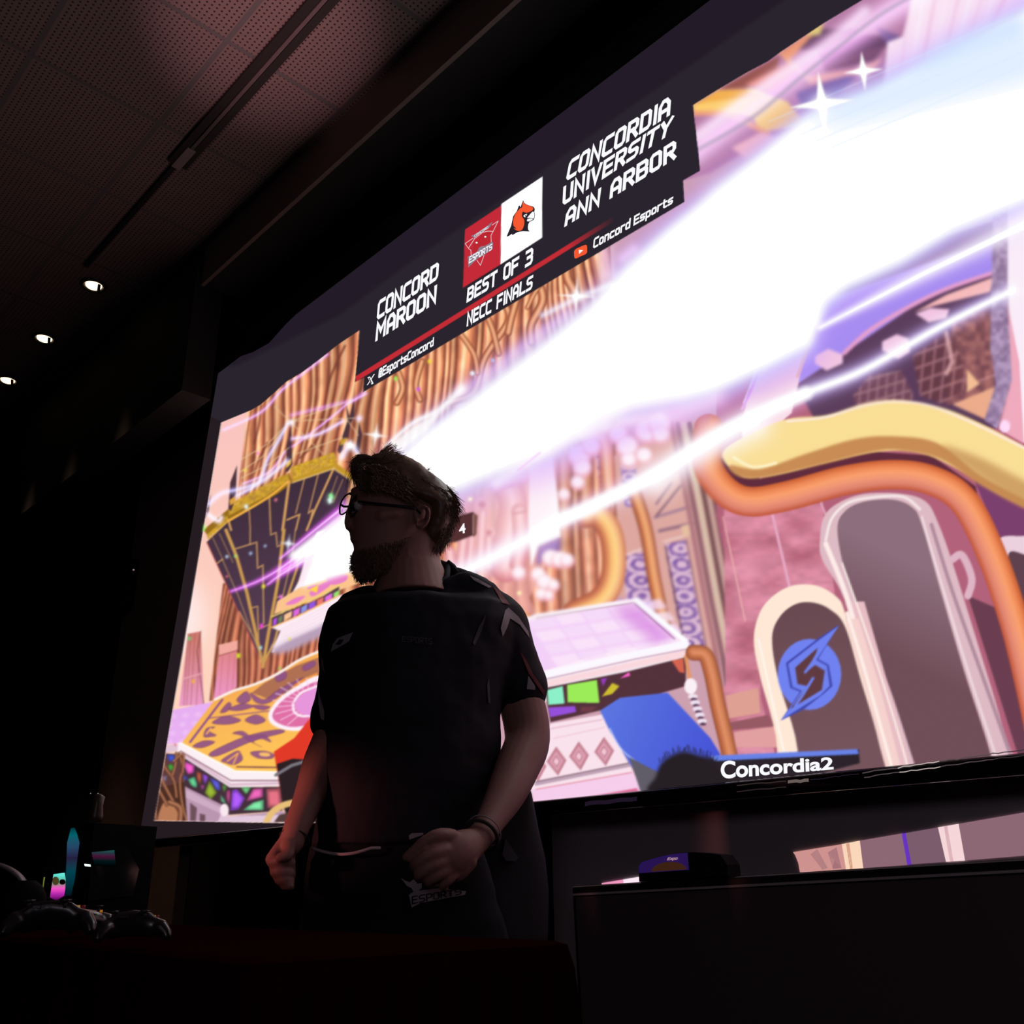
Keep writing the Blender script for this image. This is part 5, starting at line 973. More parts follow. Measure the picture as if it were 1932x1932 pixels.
# collar, hem, wristbands
col = MB(); ring = [(709, 1108, .0), (724, 1122, -.04), (765, 1130, -.065), (812, 1118, -.065), (842, 1092, -.04), (846, 1068, .0), (832, 1062, .04), (790, 1075, .07), (740, 1088, .06), (714, 1098, .03)]
P = [pp(*r) for r in ring]; P = P + [P[0], P[1]]; col.tube(P, [(.009, .007)] * len(P), 8, caps=False, flat=Uv); col.build('collar', m_shirt, person, True)
MB().tube([pp(838, 1068, .0), pp(845, 1063, 0), pp(853, 1071, 0), pp(862, 1082, -.005)], [.004, .009, .010, .008], 8).build('collar_point', m_shirt, person, True)
hem = MB(); hp = []
for k in range(15):
    t = k / 14; x = 588 + 130 * t; y = 1600 + 12 * math.sin(math.pi * min(t * 1.15, 1)) ; hp.append(pp(x, y, -.135 * math.sin(math.pi * (0.12 + 0.5 * t))))
hem.tube(hp, [(.003, .002)] * 15, 8, flat=Uv); hem.build('undershirt_hem', mat('pale_hem', (0.5, 0.42, 0.46), 0.8), person, True)
def band(name, c, d, r, m, th=.0035):
    c = Vector(c); d = Vector(d).normalized(); u = d.orthogonal().normalized(); w_ = d.cross(u); mb = MB()
    pts = [c + u * r * math.cos(a) + w_ * r * math.sin(a) for a in [2 * math.pi * k / 24 for k in range(26)]]
    mb.tube(pts, th, 6, caps=False); return mb.build(name, m, person, True)
m_band = mat('dark_cord', (0.03, 0.02, 0.018), 0.7)
c1, c2 = pp(908, 1576, -.20), pp(926, 1548, -.17); band('wristband', c1, c2 - c1, .0335, m_band, .004); band('wristband', c1 + (c2 - c1) * .3, c2 - c1, .034, m_grey, .0012)
c1, c2 = pp(556, 1582, -.092), pp(573, 1530, -.06); band('wristband', c1, c2 - c1, .029, m_band, .0022)
# glasses
gl_ = MB(); far = [(165, 702), (100, 715), (50, 768), (14, 850), (8, 940), (28, 972), (75, 950), (115, 900)]
P = [pp(*J_((x, y))[0], .030) for x, y in smooth(far, 4)]; gl_.tube(P + [P[0]], .0021, 6, caps=False)
P = [pp(*J_((x + 120, y + 8))[0], -.034) for x, y in smooth(far, 4)]; gl_.tube(P + [P[0]], .0021, 6, caps=False)
gl_.tube([pp(*J_((20, 842))[0], .030), pp(*J_((60, 868))[0], .018), pp(*J_((110, 868))[0], .004), pp(*J_((140, 860))[0], -.02)], .0028, 8)
gl_.tube([pp(*J_((240, 800))[0], -.062), pp(*J_((500, 830))[0], -.074), pp(*J_((980, 880))[0], -.080), pp(*J_((1060, 950))[0], -.082)], [(.003, .0012)] * 4, 6, flat=Uv)
gl_.tube([pp(*J_((130, 700))[0], .062), pp(*J_((500, 830))[0], .074), pp(*J_((980, 880))[0], .078)], [(.003, .0012)] * 3, 6, flat=Uv)
glasses = gl_.build('glasses', m_frame, person, True)
for dx, oo in ((0, .030), (120, -.034)):
    MB().prism([pp(*J_((x + dx, y))[0], oo) for x, y in smooth(far, 4)], Lv * 0.0012).build('lens', m_lens, glasses)
m_eye = mat('eye_white', (0.6, 0.55, 0.55), 0.2)
for oo in (-.036, .036):
    e = MB().ball(pp(*J_((258, 860))[0], oo), .0125, n=14).build('eye', m_eye, person, True)
    MB().ball(pp(*J_((200, 856))[0], oo), .006, n=10).build('iris', mat('iris', (0.05, 0.03, 0.02), 0.2), e, True)
# beard
bd_ = MB()
rpx(bd_, [(1500, 230, 460, .030), (1560, 195, 600, .041), (1620, 180, 640, .043), (1680, 180, 620, .042), (1740, 205, 560, .036), (1790, 240, 500, .027), (1825, 290, 440, .016)], conv=J_, n=24)
def strand(mb, pts, r0, r1=0.0):
    n = len(pts); mb.tube(pts, [r0 + (r1 - r0) * i / (n - 1) + 1e-5 for i in range(n)], 3, caps=False)
jl = [(175, 1500), (160, 1560), (150, 1650), (162, 1700), (205, 1775), (250, 1826), (330, 1852), (430, 1836), (480, 1775)]
rnd = random.Random(5)
def along(P, t):
    s = t * (len(P) - 1); i = min(int(s), len(P) - 2); f = s - i
    a, b = P[i], P[i + 1]; d = (b[0] - a[0], b[1] - a[1]); L = math.hypot(*d) + 1e-6
    return (a[0] + d[0] * f, a[1] + d[1] * f), (d[0] / L, d[1] / L)
for k in range(900):
    t_b = rnd.random(); (x, y), (dx, dy) = along(jl, t_b); nx, ny = -dy, dx      # outward: left/down
    if nx * (x - 400) + ny * (y - 1600) < 0: nx, ny = -nx, -ny
    o = rnd.uniform(-.035, .035); ins = rnd.uniform(10, 40); le = rnd.uniform(24, 78) * (1.3 if t_b > .6 else 1); cu = rnd.uniform(-20, 20)
    sh_ = abs(o) / .035 * 45
    pts = [pp(*J_((x - nx * (ins + sh_) + dx * cu * t + nx * le * t, y - ny * (ins + sh_) + dy * cu * t * t + ny * le * t))[0], o) for t in (0, .5, 1)]
    strand(bd_, pts, .0010, .0002)
for k in range(1500):                                                # hair over the chin and jaw, thinning towards the ear
    x = 190 + 760 * rnd.random() ** 1.6; y = rnd.uniform(1440 - (x - 190) * .28, 1790 - max(0, x - 420) * .42); hw = .0535 * min(1, .62 + (x - 180) / 700)
    strand(bd_, [pp(*J_((x + rnd.uniform(-8, 20) * t, y + rnd.uniform(34, 60) * t))[0], -(hw + .004 * math.sin(3 * t))) for t in (0, .5, 1)], .0008, .0002)
for k in range(26):                                                  # moustache hairs
    x, y = 110 + rnd.uniform(-10, 40), 1060 + rnd.uniform(-20, 250); strand(bd_, [pp(*J_((x + 50, y))[0], rnd.uniform(-.01, .01)), pp(*J_((x + 10, y + 8))[0], 0), pp(*J_((x - 20 if y < 1110 else x + 12, y + 4))[0], 0)], .0004, .0001)
bd_.build('beard', m_hair, person, True)
# hair
hr = MB()
rpx(hr, [(190, 560, 680, .012), (225, 480, 780, .030), (270, 380, 880, .046), (330, 345, 1000, .060), (400, 330, 1100, .070), (480, 300, 1190, .077), (560, 255, 1310, .080), (640, 225, 1400, .082), (700, 205, 1445, .081), (750, 240, 1465, .080), (790, 480, 1480, .080), (840, 740, 1485, .084), (880, 850, 1490, .084), (960, 1150, 1488, .080), (1060, 1170, 1475, .076), (1160, 1130, 1450, .068), (1260, 1080, 1410, .060), (1350, 1090, 1350, .052), (1430, 1150, 1310, .036)], conv=J_, n=36, ex=.86)
hair, _ = fuse('hair', hr, m_hair, person, 0.004, 3, (0.006, 0.03))
hs = MB()
ol = [(440, 205), (500, 145), (580, 128), (680, 138), (800, 195), (900, 250), (1000, 300), (1100, 362), (1210, 450), (1330, 530), (1440, 630), (1515, 735), (1540, 860), (1528, 990), (1500, 1130), (1455, 1260), (1395, 1360), (1340, 1460)]
for k in range(2600):
    t0 = rnd.random() ** 1.1; (x, y), (dx, dy) = along(ol, t0); nx, ny = dy, -dx
    o = rnd.uniform(-1, 1); od = .078 * o * (1 if t0 < .75 else .7); ins = rnd.uniform(-2, 55) + 110 * o * o + (34 if t0 < .3 else 0); le = rnd.uniform(90, 280) * (1 if t0 < .7 else .55); li = rnd.uniform(-20, 40) * (1.9 if rnd.random() < .12 else 1)
    pts = [pp(*J_((x - nx * ins + dx * le * t + nx * li * t * t, y - ny * ins + dy * le * t + ny * li * t * t + 26 * t * t))[0], od) for t in (0, .33, .66, 1)]
    strand(hs, pts, .0010, .0003)
fl = [(540, 215), (440, 225), (330, 205), (245, 220), (190, 270), (165, 335), (180, 430), (205, 520), (238, 610)]     # quiff curling forward
for k in range(900):
    t0 = rnd.random() * .75; t1 = min(t0 + rnd.uniform(.2, .5), 1); o = rnd.uniform(-.06, .06); cl_ = int(rnd.random() * 9); dr_ = rnd.uniform(-10, 46); ins = rnd.gauss(cl_ * 15 - 2, 8) + 30 * math.sin(cl_ * 2.1) * t0
    pts = []
    for s in range(6):
        (x, y), (dx, dy) = along(fl, t0 + (t1 - t0) * s / 5); nx, ny = dy, -dx
        if nx * (x - 420) + ny * (y - 420) > 0: nx, ny = -nx, -ny
        ii_ = ins - dr_ * (s / 5) ** 2; pts.append(pp(*J_((x + nx * ii_, y + ny * ii_))[0], o))
    strand(hs, pts, .0009, .0003)
for k in range(900):                                                  # side hair falling over the temple
    x = rnd.uniform(230, 980); y0_ = 560 + max(0, x - 500) * .42 + rnd.uniform(-260, 70); dxx = rnd.uniform(40, 150); dyy = rnd.uniform(30, 130)
    strand(hs, [pp(*J_((x + dxx * t, y0_ + dyy * t))[0], -(.0835 if 400 < x < 900 else .076) + .007 * t) for t in (0, .5, 1)], .0010, .0003)
for k in range(80):                                                   # flyaways
    x, y = rnd.choice(((470, 200), (300, 220), (600, 140), (180, 300), (1150, 400))); a = rnd.uniform(2.4, 4.6) if x < 500 else rnd.uniform(4.6, 5.9); L = rnd.uniform(60, 150); b = rnd.uniform(-.9, .9)
    pts = [pp(*J_((x + L * t * math.cos(a + b * t) , y + L * t * math.sin(a + b * t)))[0], rnd.uniform(-.01, .01)) for t in (0, .3, .6, 1)]
    strand(hs, pts, .00035, .0001)
for k in range(34):                                                   # long fine hairs in front of the brow
    x0_, y0_ = 190 + rnd.uniform(-20, 40), 300 + rnd.uniform(-40, 160); w_ = rnd.uniform(20, 120); hh_ = rnd.uniform(160, 380)
    strand(hs, [pp(*J_((x0_ - w_ * math.sin(math.pi * .62 * t), y0_ + hh_ * t))[0], rnd.uniform(-.012, .012) * t) for t in (0, .2, .4, .6, .8, 1)], .0004, .0001)
hs.build('loose_strands', m_hair, hair, True)

# ------------------------------------------------------------------ ceiling fittings
m_slot = mat('dark_slot_metal', (0.012, 0.010, 0.011), 0.5); m_rail = mat('grey_rail', (0.10, 0.075, 0.078), 0.5); m_plate = mat('pale_plate', (0.2, 0.16, 0.17), 0.6)
ty = atZ(505, 115, ZC).y; tx0, tx1 = atZ(330, 305, ZC).x, 1.5
diff = empty('linear_air_diffuser', (atZ(480, 140, ZC).x, ty, ZC), 'long black slotted air diffuser running across the perforated ceiling tiles', 'air diffuser')
for s in (-1, 1): MB().box(((tx0 + tx1) / 2, ty + s * .030, ZC - .008), (tx1 - tx0, .034, .02)).build('slot', m_slot, diff)
MB().box(((tx0 + tx1) / 2, ty, ZC - .012), (tx1 - tx0, .016, .02)).build('centre_rail', m_rail, diff)
MB().bbox((atZ(340, 290, ZC).x, ty, ZC - .012), (.17, .045, .024), None, .004).build('blank_plate', m_plate, diff)
far_x = atZ(165, 500, ZC).x
MB().box(((tx0 + far_x) / 2, ty - .005, ZC - .008), (tx0 - far_x, .022, .02)).build('far_slot', m_slot, diff)
m_house = mat('black_lamp_housing', (0.02, 0.018, 0.016), 0.4)
m_lamp = emis('warm_lamp_glow', (1.0, 0.72, 0.42), 2.6)
lamps = [(177, 537, 'recessed ceiling spotlight with warm bulb, the one nearest the screen'), (84, 637, 'recessed ceiling spotlight with warm bulb, middle one of the row of three'), (15, 716, 'recessed ceiling spotlight with warm bulb, farthest left at the frame edge')]
for px, py, lb in lamps:
    c = atZ(px, py, ZC); t = empty('recessed_spotlight', c, lb, 'spotlight', 'row of recessed ceiling spotlights')
    h = MB(); n = 28
    rg = [[c + Vector((r * math.cos(a), r * math.sin(a), z)) for a in [2 * math.pi * k / n for k in range(n)]] for r, z in ((.062, .0), (.075, -.004), (.070, -.012), (.056, -.014), (.050, -.004))]
    h.rings(rg, False); h.build('trim_ring', m_house, t, True)
    MB().ball(c + Vector((0, 0, -.004)), (.046, .046, .020), n=20).build('bulb', m_lamp, t, True)
    MB().box(c + Vector((.010, .028, -.020)), (.016, .080, .012), Matrix.Rotation(1.25, 3, 'Z')).build('baffle', m_house, t)

for px, py, lb in lamps:
    c = atZ(px, py, ZC); light('spotlight_beam', 'SPOT', c - Vector((0, 0, .05)), c + Vector((.1, .50, -3.3)), 40.0, (1.0, 0.62, 0.42), 0.05, spot=24, blend=0.9)

# ------------------------------------------------------------------ flat display at the lower right
m_tv = mat('glossy_display_glass', (0.11, 0.09, 0.10), 0.55, noise=0.05, scale=3, spec=0.12); m_bez = mat('display_bezel', (0.016, 0.013, 0.014), 0.35); m_lip = mat('grey_bezel_lip', (0.5, 0.46, 0.48), 0.5)
YT = 1.93
a = atY(1078, 1672, YT); b = atY(1932, 1620, YT); dirx = (b - a).normalized(); TW = 1.45; TH = 0.80
Rt = Matrix((dirx, Vector((0, 1, 0)), dirx.cross(Vector((0, 1, 0))))).transposed()
tvb = a + dirx * TW / 2; dn = -(Rt @ Vector((0, 0, 1)))
tv = empty('flat_panel_display', (tvb.x, YT + .02, 0), 'large dark flat panel display on a stand, below the right half of the screen', 'display')
MB().bbox(tvb + dn * TH / 2 + Vector((0, .025, 0)), (TW, .05, TH), Rt, .006).build('housing', m_bez, tv)
MB().box(tvb + dn * (TH / 2 + .004) + Vector((0, -.001, 0)), (TW - .03, .004, TH - .045), Rt).build('panel', m_tv, tv)
MB().box(tvb + dn * .0205 + Vector((0, -.004, 0)), (TW - .02, .006, .005), Rt).build('bezel_lip', m_lip, tv)
MB().box((tvb.x, YT + .07, .45), (.12, .05, .9)).build('stand_post', m_bez, tv)
MB().bbox((tvb.x, YT + .07, .02), (.8, .5, .04), None, .01).build('stand_foot', m_bez, tv)
# eraser standing on the display's top edge
ea = atY(1206, 1664, YT); eb = atY(1374, 1655, YT); ew = (eb - ea).length; ec = (ea + eb) / 2; mid = ec + Vector((0, .025, 0))
er = empty('whiteboard_eraser', (mid.x, mid.y, ec.z), 'small blue and black whiteboard eraser lying on top of the dark display', 'eraser')
m_blue = mat('projector_lit_blue_plastic', (0.10, 0.03, 0.42), 0.4, emit=(0.10, 0.035, 0.42), estr=0.16); m_felt = mat('black_felt', (0.008, 0.007, 0.008), 0.95)  # blue plastic emits: projector light on the eraser put into its colour
hz = (atY(1290, 1612, YT) - atY(1292, 1662, YT)).length
def arc_block(x0, x1, z0, fz, y0, y1, n=16):
    top = [(x0 + (x1 - x0) * k / n, fz((x0 + (x1 - x0) * k / n))) for k in range(n + 1)]
    return [ea + dirx * x + Vector((0, y0, z)) for x, z in [(x0, z0), (x1, z0)] + top[::-1]], Vector((0, y1 - y0, 0))
prof = lambda x: hz * (0.62 + 0.38 * math.sin(math.pi * min(max((x / ew) * .8 + .08, 0), 1))) * (min(1, (x / ew + .02) * 16) ** .35) * (min(1, (1.02 - x / ew) * 12) ** .4)
q_, d_ = arc_block(0, ew, 0.001, prof, 0.0, .05); MB().prism(q_, d_).build('felt_block', m_felt, er)
q_, d_ = arc_block(.004, ew * .585, hz * .34, lambda x: prof(x) * .985, -.004, 0.0); MB().prism(q_, d_).build('blue_label', m_blue, er)
mo = mat('amber_glow_arc', (0.25, 0.10, 0.03), 0.5, emit=(0.2, 0.07, 0.03), estr=0.18)  # amber glow of the projector light, painted as an emitting shape
cx_ = ew * .37; MB().prism([ea + dirx * (cx_ + ew * .20 * math.cos(t)) + Vector((0, -.0055, hz * .36 + hz * .33 * math.sin(t))) for t in [math.pi * k / 16 for k in range(17)]], Vector((0, .0012, 0))).build('amber_arc', mo, er)
lettering('lettering', 'Expo', Z_((620, 402), (714, 396), (720, 368), (632, 374)), YT - .0065, mat('lit_label_ink', (0.8, 0.55, 0.6), 0.5, emit=(0.8, 0.5, 0.55), estr=0.5), er, 1.3, 1.6, lift=0.0)  # ink emission stands for the same projector light

# ------------------------------------------------------------------ chair half hidden behind the person
m_ch = mat('charcoal_chair_fabric', (0.030, 0.028, 0.036), 0.8, bump=0.2, scale=160); m_chp = mat('grey_chair_patch', (0.10, 0.10, 0.12), 0.8)
def cp(px, py, off=0.21): return pp(px, py, off)
ch = empty('padded_chair', Vector((cp(940, 1800).x, cp(940, 1800).y, 0)), 'dark padded chair whose high back shows behind the right elbow of the person', 'chair')
bk = MB(); rows = [(1488, 985, 998), (1500, 965, 1003), (1530, 940, 1009), (1570, 915, 1017), (1620, 895, 1029), (1680, 885, 1035), (1760, 880, 1034), (1830, 880, 1028)]
R = []
for y, xl, xr in rows:
    p, q = cp(xl, y), cp(xr, y); c = (p + q) / 2; h = (q - p) / 2
    R.append([c + h * (abs(math.cos(t)) ** .6 * (1 if math.cos(t) > 0 else -1)) + Nv * (.035 * math.sin(t)) for t in [2 * math.pi * k / 24 for k in range(24)]])
bk.rings(R); bk.build('backrest', m_ch, ch, True)
MB().prism([cp(*p, .21 - .040) for p in [(954, 1582), (966, 1600), (978, 1618), (972, 1625), (955, 1624), (948, 1612)]], Nv * .004).build('backrest_patch', m_chp, ch)
sc_ = cp(955, 1830); seat_c = Vector((sc_.x, sc_.y, .46)) + Nv * .0 
MB().bbox(seat_c + Nv * .16, (.42, .36, .09), Matrix.Rotation(math.atan2(Lv.y, Lv.x), 3, 'Z'), .03, 3).build('seat', m_ch, ch, True)
MB().box(seat_c + Uv * .06, (.05, .03, .3), Matrix.Rotation(math.atan2(Lv.y, Lv.x), 3, 'Z')).build('back_support', m_frame, ch)
for sx in (-1, 1):
    for sy in (0, 1):
        f0 = seat_c + Lv * .19 * sx + Nv * (.02 + .28 * sy); MB().tube([f0 - Uv * .03, Vector((f0.x, f0.y, 0.002))], .016, 10).build('leg', m_frame, ch, True)

# ------------------------------------------------------------------ cloth-covered table with controllers and a computer
ZT = 0.84
m_cloth = mat('dark_red_tablecloth', (0.018, 0.0015, 0.002), 1.0, spec=0.0, bump=0.3, scale=90); m_leg = mat('table_metal', (0.05, 0.05, 0.05), 0.4)
t0 = atZ(0, 1768, ZT); t1 = atZ(440, 1809, ZT); td = (t1 - t0); td.z = 0; td.normalize(); tn = Vector((-td.y, td.x, 0))
if tn.dot(Vector((-1, 1, 0))) < 0: tn = -tn
tl = t0 - td * 0.5; tr2 = t1 + td * .03; Rtb = Matrix((td, tn, Uv)).transposed(); tw = (tr2 - tl).length; tdp = 0.42
tc_ = (tl + tr2) / 2 + tn * tdp / 2
table = empty('folding_table', (tc_.x, tc_.y, 0), 'long folding table at the lower left holding controllers and a computer', 'table')
MB().bbox((tc_.x, tc_.y, ZT - .018), (tw - .02, tdp - .02, .025), Rtb, .005).build('tabletop', m_leg, table)
for sx in (-1, 1):
    for sy in (-1, 1):
        p = tc_ + td * sx * (tw / 2 - .12) + tn * sy * (tdp / 2 - .1); MB().tube([Vector((p.x, p.y, ZT - .03)), Vector((p.x, p.y, 0.002))], .015, 10).build('leg', m_leg, table, True)
cl = MB(); per = []; nn = 60
for (sx, sy), (ex, ey) in (((-1, -1), (1, -1)), ((1, -1), (1, 1)), ((1, 1), (-1, 1)), ((-1, 1), (-1, -1))):
    for k in range(nn): per.append((sx + (ex - sx) * k / nn, sy + (ey - sy) * k / nn))
rg = []
for z, o, wv in ((ZT, -.012, 0), (ZT - .004, .0, 0), (ZT - .03, .004, .002), (ZT - .25, .012, .012), (ZT - .5, .02, .02), (ZT - .72, .024, .024)):
    rg.append([Vector((0, 0, z)) + Vector((tc_.x, tc_.y, 0)) + td * (x * (tw / 2 + o + wv * math.sin(i * .9))) + tn * (y * (tdp / 2 + o + wv * math.sin(i * .9))) for i, (x, y) in enumerate(per)])
n0 = len(per); cl.rings(rg, False); cl.f.append(tuple(range(n0)))
cloth = cl.build('tablecloth', m_cloth); tag(cloth, 'dark red cloth draped over the long table at the lower left', 'tablecloth')

m_pad = mat('black_controller_plastic', (0.015, 0.013, 0.016), 0.28, spec=0.6, noise=0.05); m_padt = mat('dark_grey_controller_top', (0.045, 0.040, 0.045), 0.3); m_or = mat('amber_button', (0.8, 0.35, 0.03), 0.4, emit=(0.8, 0.30, 0.03), estr=0.35); m_rd = mat('red_button', (0.4, 0.03, 0.03), 0.4)
def gamepad(px, py, width_m, yaw, label):
    """controller resting on its grips, seen from its front edge; px, py = where it stands"""
    c = atZ(px, py, ZT + .002); c = Vector((c.x, c.y, ZT + .0025))
    t = empty('game_controller', c, label, 'game controller', 'game controllers on the red table')
    R = Matrix.Rotation(yaw, 3, 'Z'); W = width_m; P = lambda x, y, z: c + R @ Vector((x * W, y * W, z * W)); s = MB()
    s.tube([P(-.34, .12, .20), P(-.18, .16, .27), P(0, .17, .29), P(.18, .16, .27), P(.34, .12, .20)], [(.13 * W, .10 * W), (.17 * W, .10 * W), (.18 * W, .10 * W), (.17 * W, .10 * W), (.13 * W, .10 * W)], 16, flat=(0, 1, 0))
    for sx in (-1, 1): s.tube([P(.28 * sx, .16, .26), P(.38 * sx, .08, .22), P(.45 * sx, .0, .14), P(.47 * sx, -.05, .075)], [.11 * W, .115 * W, .085 * W, .055 * W], 14)
    fz_, _ = fuse('shell', s, m_pad, t, .0022, 4)
    for sx, sy in ((-.26, .20), (.14, .06)):
        st = MB(); st.tube([P(sx, sy, .36), P(sx, sy, .43)], .022 * W, 12); st.tube([P(sx, sy, .43), P(sx, sy, .455)], [.062 * W, .068 * W], 18); st.build('thumbstick', m_padt, t, True)
    for k, (dx, dy) in enumerate(((.06, 0), (-.06, 0), (0, .06), (0, -.06))):
        MB().tube([P(.28 + dx, .20 + dy, .34), P(.28 + dx, .20 + dy, .385)], .024 * W, 12).build('button', m_or if k == 3 else (m_rd if k == 0 else m_padt), t, True)
    MB().box(P(-.14, .06, .375), (.12 * W, .04 * W, .03 * W), R).box(P(-.14, .06, .375), (.04 * W, .12 * W, .03 * W), R).build('direction_pad', m_padt, t)
    for sx in (-1, 1): MB().bbox(P(.27 * sx, .31, .27), (.2 * W, .07 * W, .06 * W), R, .01 * W).build('shoulder_button', m_padt, t, True)
    MB().bbox(P(0, .20, .38), (.07 * W, .04 * W, .012 * W), R, .004 * W).build('logo_button', m_padt, t)
    return t
ya = math.atan2(.94, .34)
gamepad(87, 1778, .112, ya - .05, 'black game controller nearest the left edge of the frame, on the red table')
gamepad(248, 1786, .084, ya + .10, 'black game controller with an amber button, rightmost on the red table')
gamepad(172, 1767, .09, ya + .75, 'black game controller in the gap behind the other two on the red table')

# computer tower with coloured lights
def tp_(px, py, D): return atD(px, py, D)
DT = 2.25; b0 = atD(132, 1768, DT); zb = ZT + .003
m_case = mat('black_case_steel', (0.004, 0.004, 0.004), 0.7, spec=0.05); m_glass = mat('tinted_side_glass', (0.01, 0.012, 0.013), 0.08, spec=0.7)
fl_ = atD(118, 1765, 2.05); fr_ = atD(150, 1765, 2.05); fb = atD(285, 1765, 2.22)
k_ = (zb - CAMH) / (fl_.z - CAMH)
P0 = atD(112, 1700, 1.92); P1 = atD(158, 1700, 1.88); P2 = atD(280, 1700, 2.02)
P0, P1, P2 = [Vector((p.x, p.y, zb)) for p in (P0, P1, P2)]; P3_ = P0 + (P2 - P1)
HT = atD(168, 1560, 2.05).z - zb
pc = empty('desktop_computer', ((P0 + P2) / 2), 'black desktop computer tower with cyan and magenta lit fans behind the controllers', 'computer')
cen = (P0 + P1 + P2 + P3_) / 4
tow = MB(); tow.prism([P0, P1, P2, P3_], Uv * HT); tow.build('case', m_case, pc)
ex = (P1 - P0); ez = Uv; ey = (P2 - P1); nf = ex.cross(ez).normalized(); nf = nf if nf.dot(Vector((0, 0, CAMH)) - P0) > 0 else -nf; ns = ey.cross(ez).normalized(); ns = ns if ns.dot(Vector((0, 0, CAMH)) - P1) > 0 else -ns
def fp(u, v, l=.004): return P0 + ex * u + ez * (HT * v) + nf * l
def sp2(u, v, l=.004): return P1 + ey * u + ez * (HT * v) + ns * l
def gradmat(name, stops, axis_mat, s=1.0, fade=None):
    m = bpy.data.materials.new(name); m.use_nodes = True; n_ = m.node_tree
    for x in list(n_.nodes): n_.nodes.remove(x)
    o = n_.nodes.new('ShaderNodeOutputMaterial'); e = n_.nodes.new('ShaderNodeEmission'); g = n_.nodes.new('ShaderNodeValToRGB'); tcd = n_.nodes.new('ShaderNodeTexCoord'); sx = n_.nodes.new('ShaderNodeSeparateXYZ')
    n_.links.new(tcd.outputs['Generated'], sx.inputs[0]); n_.links.new(sx.outputs[axis_mat], g.inputs[0]); n_.links.new(g.outputs[0], e.inputs[0]); e.inputs[1].default_value = s; n_.links.new(e.outputs[0], o.inputs[0])
    g.color_ramp.elements[0].position = stops[0][0]; g.color_ramp.elements[0].color = (*stops[0][1], 1); g.color_ramp.elements[1].position = stops[-1][0]; g.color_ramp.elements[1].color = (*stops[-1][1], 1)
    for p, c in stops[1:-1]: el = g.color_ramp.elements.new(p); el.color = (*c, 1)
    return m
m_strip = gradmat('cyan_violet_light', [(0, (.0, .01, .02)), (.35, (.0, .09, .13)), (.55, (.03, .02, .08)), (.72, (.03, .10, .22)), (.9, (.0, .19, .24)), (1, (.0, .05, .07))], 2, 0.6)
m_fan = gradmat('fan_rainbow_light', [(0, (.06, .0, .07)), (.22, (.45, .02, .4)), (.42, (.9, .08, .55)), (.6, (.25, .25, .2)), (.8, (.1, .6, .45)), (1, (.15, .9, .8))], 2)
m_side = gradmat('lit_side_window', [(0, (.0, .0, .0)), (.35, (.0, .008, .010)), (.62, (.06, .006, .035)), (.78, (.02, .03, .05)), (1, (.01, .09, .075))], 2, 1.0, (1, 1.0, 0.0) if ey.y > 0 else (1, 0.0, 1.0))
def px_on(p0, n, x, y, lift=.004):
    r = Vector(ray(x, y)); o = Vector((0, 0, CAMH)); p0 = p0 + n * lift; return o + r * ((p0 - o).dot(n) / r.dot(n))
fs = lambda pts, l=.004: [px_on(P0, nf, x, y, l) for x, y in pts]
ss = lambda pts, l=.004: [px_on(P1, ns, x, y, l) for x, y in pts]
MB().prism(fs([(137, 1563), (141, 1562), (146, 1575), (150, 1590), (146, 1620), (141, 1660), (134, 1690), (126, 1690), (128, 1640), (130, 1590)]), nf * .004).build('front_light_panel', m_strip, pc)
MB().prism(fs([(101, 1650), (122, 1647), (125, 1665), (121, 1690), (108, 1698), (95, 1692)], .005), nf * .004).build('fan_light', m_fan, pc)
hub = MB(); hub.prism(fs(ell(106, 1662, 5.5, 8), .010), nf * .002); hub.build('fan_hub', mat('olive_hub', (0.05, 0.06, 0.02), 0.5, emit=(0.09, 0.07, 0.02), estr=.7), pc)
MB().prism(fs(ell(119, 1664, 4.5, 5), .010), nf * .003).build('fan_screw', m_case, pc)
MB().prism(ss([(173, 1608), (240, 1600), (262, 1640), (250, 1690), (165, 1700)], .002), ns * .001).build('side_window', m_glass, pc)
MB().prism(ss([(173, 1608), (215, 1604), (218, 1634), (178, 1634)], .004), ns * .001).build('side_window_glow', m_side, pc)
MB().prism(ss([(159, 1630), (169, 1631), (170, 1635), (160, 1634)], .006), ns * .002).build('power_light', emis('white_led', (.75, 1, .95), 1.6), pc)
# small things around the tower
def led(name, px, D, col, s, label, cat, grp=None):
    P = [atD(x, y, D) for x, y in px]; mb = MB().prism(P, FWD * .01); o = mb.build(name, emis(name + '_glow', col, s)); return tag(o, label, cat, grp)
def device(name, px0, px1, py0, py1, D, label, cat, partname, pts, col, s):
    """small dark box standing on the table with one lit mark"""
    a_ = atD(px0, py1, D); b_ = atD(px1, py1, D); top = atD(px0, py0, D).z; c_ = (a_ + b_) / 2; wd = (b_ - a_).length; h_ = top - ZT
    t = empty(name, (c_.x, c_.y, ZT), label, cat); n3 = Vector((c_.x, c_.y, 0)).normalized(); yaw = math.atan2(-n3.x, n3.y); R = Matrix.Rotation(yaw, 3, 'Z'); wd *= .9
    if n3.dot(c_) < 0: n3 = -n3
    MB().bbox(Vector((c_.x, c_.y, ZT + .003 + h_ / 2)) + n3 * .009, (wd, .018, h_), R, .004).build('housing', m_case, t)
    o = Vector((0, 0, CAMH)); f0 = c_ - n3 * .0025; MB().prism([o + Vector(ray(x, y)) * ((f0 - o).dot(n3) / Vector(ray(x, y)).dot(n3)) for x, y in pts], n3 * .002).build(partname, emis(partname + '_glow', col, s), t)
    return t
